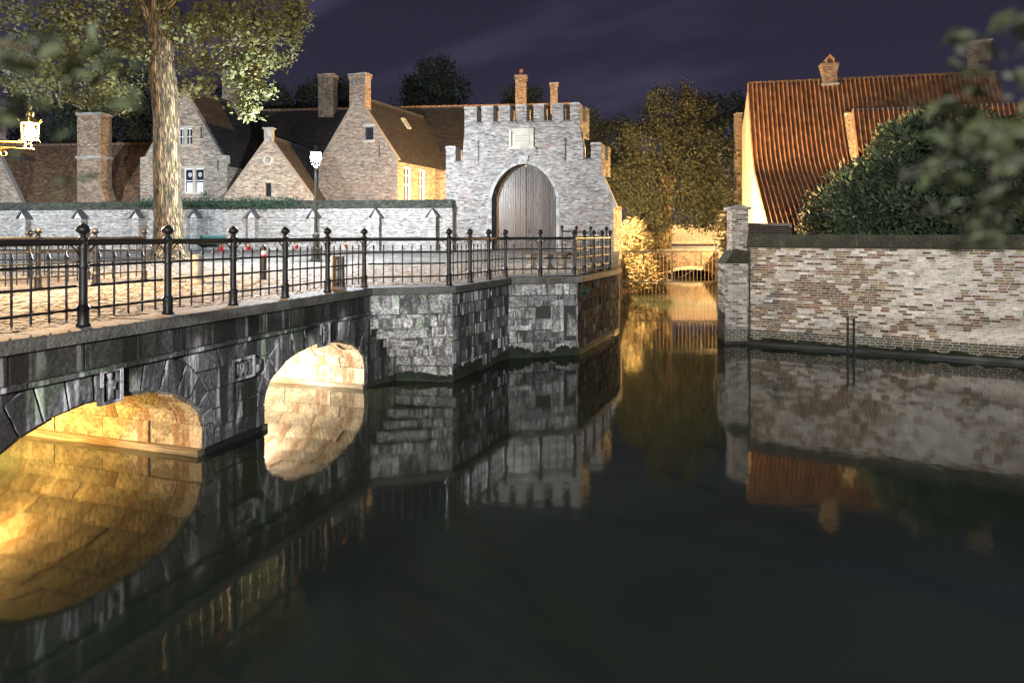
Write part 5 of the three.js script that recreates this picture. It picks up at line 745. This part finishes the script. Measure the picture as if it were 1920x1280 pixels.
{ // the big tree on the square
  const D = 27, t = thing('plane_tree', 'big broad tree on the square with ridged bark lit amber', 'tree', -13.55, 2.4, D);
  part(t, 'trunk', tube([V(0.05, -0.1, 0), V(0.0, 0.5, 0), V(-0.05, 1.6, 0), V(-0.1, 3.6, 0), V(-0.15, 5.6, 0), V(-0.3, 7.5, 0), V(-0.35, 8.4, 0), V(-0.4, 10.5, 0.02), V(-0.6, 13, 0.1), V(-0.7, 17, 0)], [0.95, 0.62, 0.52, 0.5, 0.47, 0.5, 0.44, 0.4, 0.34, 0.2], 22, 0.28), M.bark);
  limbs(t, [[[[-0.5, 8.9, 0.1], [-0.9, 9.9, 0.2], [-1.6, 11.2, 0.3], [-3.2, 13, 0.6]], [0.2, 0.16, 0.13, 0.08]], [[[-0.3, 9.4, 0.1], [0.2, 10.1, 0.2], [1.2, 11.0, 0.3], [3.0, 12.3, 0.5]], [0.2, 0.15, 0.12, 0.07]], [[[1.2, 11.0, 0.3], [2.2, 10.8, 0.6], [3.4, 9.6, 0.5], [4.0, 8.2, 0.3]], [0.08, 0.06, 0.045, 0.02]], [[[3.0, 12.3, 0.5], [4.2, 11.8, 0.6], [5.2, 10.8, 0.4]], [0.06, 0.045, 0.02]], [[[-1.6, 11.2, 0.3], [-3.2, 10.6, 0.6], [-4.8, 9.4, 0.4]], [0.07, 0.05, 0.02]], [[[1.2, 11, 0.3], [1.6, 10.2, 0.4], [1.9, 9.2, 0.3]], [0.05, 0.035, 0.012]], [[[2.2, 10.8, 0.6], [2.6, 9.9, 0.5], [2.9, 7.8, 0.4], [3.2, 6.4, 0.3]], [0.05, 0.035, 0.02, 0.008]], [[[-3.2, 10.6, 0.6], [-3.4, 9.2, 0.6], [-2.6, 8.2, 0.5]], [0.04, 0.03, 0.01]], [[[-4.8, 9.4, 0.4], [-6, 9.3, 0.3], [-7, 8.6, 0.2]], [0.04, 0.03, 0.01]]]);
  const B = [[-6.07, 9.02, 0.00, 1.48, 1.69, 1.86, 94], [-5.04, 8.66, -1.00, 1.27, 1.48, 1.62, 94], [-4.73, 6.89, 1.00, 1.16, 0.95, 1.28, 60], [-2.90, 9.02, 0.00, 1.27, 1.48, 1.62, 102], [-4.17, 6.91, -1.00, 0.95, 0.74, 1.04, 51], [-1.58, 6.89, 1.00, 0.84, 0.84, 0.93, 51], [-2.20, 9.31, -1.00, 0.84, 1.27, 1.39, 60], [-2.06, 6.17, 0.00, 0.46, 0.38, 0.51, 19], [-5.86, 11.12, 0.00, 2.32, 1.48, 2.55, 102], [-3.51, 11.72, -1.00, 2.32, 1.27, 2.55, 102], [-0.84, 8.04, 0.50, 0.38, 0.46, 0.51, 12], [0.58, 9.23, 0.00, 0.63, 0.95, 1.04, 32], [0.40, 8.01, -0.60, 0.59, 0.63, 0.70, 22], [1.99, 8.57, 0.80, 0.72, 0.84, 0.93, 38], [1.30, 9.97, -1.00, 0.95, 0.74, 1.04, 38], [2.79, 9.33, 0.00, 0.95, 0.95, 1.04, 61], [3.90, 8.52, 1.00, 0.89, 0.95, 1.04, 61], [4.27, 9.65, 0.00, 1.05, 0.84, 1.16, 64], [4.96, 9.81, -0.50, 0.55, 0.68, 0.74, 27], [3.06, 7.86, 0.40, 0.68, 0.59, 0.74, 35], [3.70, 7.96, -0.40, 0.63, 0.42, 0.70, 23], [4.80, 8.70, 0.00, 0.46, 0.38, 0.51, 15], [4.39, 8.07, -0.60, 0.32, 0.34, 0.37, 9], [2.90, 7.12, 0.00, 0.55, 0.46, 0.60, 24], [3.75, 6.88, 0.30, 0.46, 0.42, 0.51, 22], [2.96, 6.17, 0.00, 0.42, 0.34, 0.46, 17], [3.21, 5.79, 0.00, 0.27, 0.21, 0.30, 10], [1.47, 7.79, -0.60, 0.46, 0.46, 0.51, 14], [1.35, 6.99, -0.40, 0.34, 0.30, 0.37, 9], [0.10, 7.02, -1.00, 0.30, 0.42, 0.46, 9], [2.37, 11.34, 0.00, 2.74, 1.27, 3.02, 109], [-0.45, 11.94, -1.00, 1.90, 1.05, 2.09, 45]];
  crown(t, B, CL.fine, GREEN);
}
function tree(name, label, X, D, base, blobs, mat, clump, trunkR = 0.25, cat = 'tree', group) { const t = thing(name, label, cat, X, base, D, 0, group); const top = Math.max(...blobs.map((b) => b[1])); part(t, 'trunk', tube([V(0, -0.1, 0), V(0.05, top * 0.4, 0.1), V(-0.1, top * 0.9, 0)], [trunkR, trunkR * 0.7, trunkR * 0.25], 8), M.bark); limbs(t, blobs.slice(0, 6).map((b) => [[[0, top * 0.35, 0.05], [b[0] * 0.5, (b[1] + top * 0.35) / 2 + 0.3, b[2] * 0.5], [b[0], b[1], b[2]]], [trunkR * 0.5, trunkR * 0.3, 0.03]])); crown(t, blobs, clump, mat); return t; }
tree('lane_tree', 'large olive green tree standing over the canal lane', 10.9, 48, 2.5, [[0.3, 9.2, 0, 2.2, 2.1, 2.2, 420], [-1.2, 7.0, 0.3, 2.4, 2.0, 2.2, 420], [1.6, 6.6, 0.2, 2.4, 2.2, 2.2, 420], [0, 4.6, 0.6, 3.4, 1.9, 2.4, 520], [-2.4, 4.2, 0.2, 2.0, 2.0, 2.0, 300], [2.8, 3.8, 0.3, 2.0, 1.9, 2.0, 300], [1.9, 9.8, 0, 1.1, 1.0, 1.1, 110], [0.4, 2.4, 0.8, 4.2, 1.0, 1.6, 360], [3.6, 1.9, 0.5, 1.6, 0.9, 1.2, 140]], OLIVE, CL.mid, 0.35);
const dark = (label, X, D, blobs) => tree('dark_tree', label, X, D, 2.6, blobs, DARKG, CL.big, 0.4, 'tree', 'dark trees behind the houses');
dark('dark round tree above the long roof left of gatehouse', -7.3, 64, [[0, 12.6, 0, 3.3, 3.6, 3, 420], [-2.2, 10.4, 0, 2.6, 2.4, 2.4, 260], [2.5, 10.0, 0, 2.6, 2.2, 2.4, 240], [0.2, 15.6, 0, 1.7, 1.6, 1.6, 110], [4.6, 9.4, 0, 1.6, 1.4, 1.4, 80]]);
dark('dark tree between the two tall chimneys', -16.8, 62, [[0, 12.0, 0, 2.8, 2.8, 2.5, 300], [-2.6, 10.4, 0, 2.2, 2.0, 2, 180], [2.0, 13.0, 0, 1.8, 1.8, 1.6, 140]]);
dark('small dark tree right behind the gatehouse battlements', 0.9, 60, [[0, 11.6, 0, 1.7, 2.2, 1.6, 160], [0.9, 10.2, 0, 1.4, 1.4, 1.4, 90], [-0.6, 9.4, 0, 1.6, 1.4, 1.4, 90]]);
dark('dark tree beyond gatehouse beside the olive tree', 9.2, 66, [[0, 9.6, 0, 3.0, 2.6, 2.5, 300], [-1.8, 7.6, 0, 2.2, 2.4, 2, 200], [2, 6, 0, 3, 3, 2, 220]]);
dark('tall dark tree next to the white gable', 19.2, 62, [[0, 10.2, 0, 2.8, 3.0, 2.4, 340], [-2.6, 9.6, 0, 2.0, 2.6, 2, 220], [0.6, 6, 0, 3.4, 3.4, 2.4, 360], [-3.2, 5.4, 0, 2.2, 3.0, 2, 220]]);
dark('dark tree mass behind amber roof left of big tree', -31.5, 54, [[0, 8.6, 0, 4.2, 3.6, 3, 480], [4.6, 8.2, 0, 3.6, 3.4, 2.6, 380], [-5, 8.6, 0, 3.6, 3.6, 2.6, 320], [2, 11.6, 0, 3.4, 2.4, 2.4, 220]]);
dark('dark tree behind ridge of the tall gabled house', -20.8, 58, [[0, 10.6, 0, 2.4, 2.6, 2, 240], [-2.4, 11.6, 0, 1.6, 1.8, 1.5, 110], [2.4, 9.6, 0, 1.8, 1.8, 1.6, 120]]);
tree('garden_tree', 'dense green garden tree hiding the pantile house front', 16.6, 28.2, 2.0, [[0, 4.6, 0, 1.7, 1.4, 1.4, 460], [-1.7, 3.4, 0.2, 1.5, 1.2, 1.2, 360], [1.7, 4.5, 0, 1.6, 1.5, 1.3, 430], [-0.3, 2.6, 0.5, 2.4, 1.3, 1.4, 520], [-2.7, 2.2, 0.3, 1.1, 1.0, 0.9, 200], [2.2, 2.6, 0.4, 1.9, 1.6, 1.3, 460], [3.2, 4.8, 0, 1.2, 1.2, 1.1, 220], [-1.4, 1.2, 0.7, 2.2, 0.7, 1, 260], [1.8, 1.0, 0.8, 2.4, 0.8, 1, 260], [0.6, 5.9, 0, 0.9, 0.6, 0.8, 90], [4.4, 3.0, 0.2, 1.4, 1.6, 1.1, 260], [-0.9, 5.4, 0.2, 0.5, 0.5, 0.5, 26], [2.2, 6.1, 0, 0.5, 0.45, 0.5, 24], [-2.9, 3.5, 0.2, 0.4, 0.5, 0.4, 20], [-3.5, 2.9, 0.2, 0.4, 0.4, 0.4, 16], [1.3, 6.2, 0, 0.3, 0.5, 0.3, 14], [3.9, 5.8, 0, 0.5, 0.5, 0.5, 24]], BUSH, leafClump(11, 0.26, 0.15, 19, 1.7), 0.18);
tree('garden_shrub', 'small yellowish shrub at foot of the pantile roof', 12.9, 28.6, 2.0, [[0, 2.4, 0, 0.7, 0.8, 0.6, 90], [-0.5, 1.6, 0.1, 0.5, 0.6, 0.5, 50]], OLIVE, CL.fine, 0.05, 'shrub');
{
  const reeds = (label, X, D, base, blobs) => { const t = thing('canal_reeds', label, 'reeds', X, base, D, 0, 'lit plants on the canal bank'); part(t, 'stems', merge(Array.from({ length: 14 }, () => rod(V(rr(-0.6, 0.6), 0, rr(-0.6, 0.6)), V(rr(-0.9, 0.9), rr(1, 2.2), rr(-0.8, 0.8)), 0.012, 4))), M.twig); crown(t, blobs, CL.reed, REED, 'leaves'); };
  reeds('tall amber reeds growing from bank beside the gatehouse', 6.9, 39.5, 1.6, [[0, 0.7, 0, 0.9, 1.5, 1.5, 95], [0.4, -0.6, 0.3, 1.0, 0.9, 1.5, 90], [0.3, 2.1, 0.2, 0.4, 0.6, 0.5, 14]]); reeds('amber reeds trailing into the water before far bridge', 8.9, 47, 1.5, [[0, 0.6, 0, 1.4, 1.6, 2.2, 200], [0.9, -0.6, 0.2, 1.0, 0.9, 2.0, 110]]); reeds('pale lit shrub in front of the white wall', 10.9, 52, 2.3, [[0, 2.3, 0, 1.0, 1.5, 0.8, 110], [0.3, 0.9, 0, 0.8, 0.9, 0.7, 60]]); reeds('amber creeper on the pillar side of the canal', 9.5, 29.8, 2.0, [[0, 1.4, 0, 0.35, 0.9, 0.6, 60]]);
  const iv = thing('wall_ivy', 'dark green ivy sprawling along top of the long wall', 'ivy', -15.6, 4.95, 35.9, -0.145), B = []; for (let x = -4.2; x < 4.6; x += 0.5) B.push([x, 0.1 + 0.12 * hash(Math.round(x * 9), 4), 0.1, 0.42, rr(0.12, 0.32), 0.28, 26]); B.push([-0.6, 0.5, 0, 0.22, 0.3, 0.2, 14]); crown(iv, B, leafClump(14, 0.14, 0.075, 21), IVY, 'leaves');
  const tw = thing('wall_fern', 'little plant sprouting from the quay wall under coping', 'plant', 1.98, 1.75, 19.5); crown(tw, [[0.05, 0.05, 0.12, 0.14, 0.16, 0.14, 10]], leafClump(8, 0.06, 0.05, 22, 1.6), IVY, 'leaves');
}
{ // boughs of two bank trees hanging close to the lens, far out of focus
  const bough = (label, X, D, h, arm, blobs) => { const t = thing('bank_tree', label, 'tree', X, 1.25, D); part(t, 'trunk', tube([V(0, -0.1, 0), V(0.05, 1.4, 0), V(0, 2.9, 0.05), V(-0.1, h, 0)], [0.2, 0.16, 0.14, 0.09], 10, 0.2), M.bark); for (const a of arm) part(t, 'limb', tube(a.map((p) => V(...p)), [0.05, 0.02, 0.004], 6), M.bark); crown(t, blobs, CL.near, leafMat(0.045, 0.06, 0.015, 0.4)); };
  bough('bank tree whose blurred leaves hang at the right edge', 7.2, -0.5, 5.0, [[[0, 3.0, 0], [-3.4, 2.9, -0.9], [-6.6, 2.4, -1.3]], [[-0.05, 3.4, 0], [-3.6, 3.2, -0.8], [-6.55, 2.4, -1.32]]], [[-6.625, 2.400, -1.300, 0.050, 0.040, 0.14, 5], [-6.595, 2.349, -1.320, 0.035, 0.028, 0.14, 4], [-6.596, 2.276, -1.350, 0.040, 0.032, 0.14, 4], [-6.609, 2.212, -1.300, 0.040, 0.032, 0.14, 5], [-6.602, 2.177, -1.350, 0.030, 0.024, 0.14, 3], [-6.594, 2.288, -1.300, 0.050, 0.040, 0.14, 6], [-6.575, 2.387, -1.300, 0.070, 0.056, 0.14, 6], [-6.616, 2.323, -1.350, 0.030, 0.024, 0.14, 3], [-6.655, 2.238, -1.250, 0.050, 0.040, 0.14, 5], [-6.632, 2.223, -1.350, 0.020, 0.016, 0.14, 2], [-6.649, 2.291, -1.250, 0.050, 0.040, 0.14, 5], [-6.594, 2.163, -1.300, 0.040, 0.032, 0.14, 4]]);
  bough('bank tree whose blurred leaves hang in the upper corner', -4.6, -0.5, 5.0, [[[0, 3.1, 0], [1.9, 3.0, -0.9], [4.0, 2.38, -1.36]]], [[3.989, 2.369, -1.350, 0.040, 0.032, 0.14, 4], [4.042, 2.336, -1.350, 0.035, 0.028, 0.14, 4], [4.059, 2.382, -1.400, 0.030, 0.024, 0.14, 3], [4.012, 2.269, -1.300, 0.030, 0.024, 0.14, 3], [4.009, 2.230, -1.350, 0.020, 0.016, 0.14, 2], [3.923, 2.362, -1.350, 0.070, 0.056, 0.14, 7]]);
}
renderer.render(scene, camera);
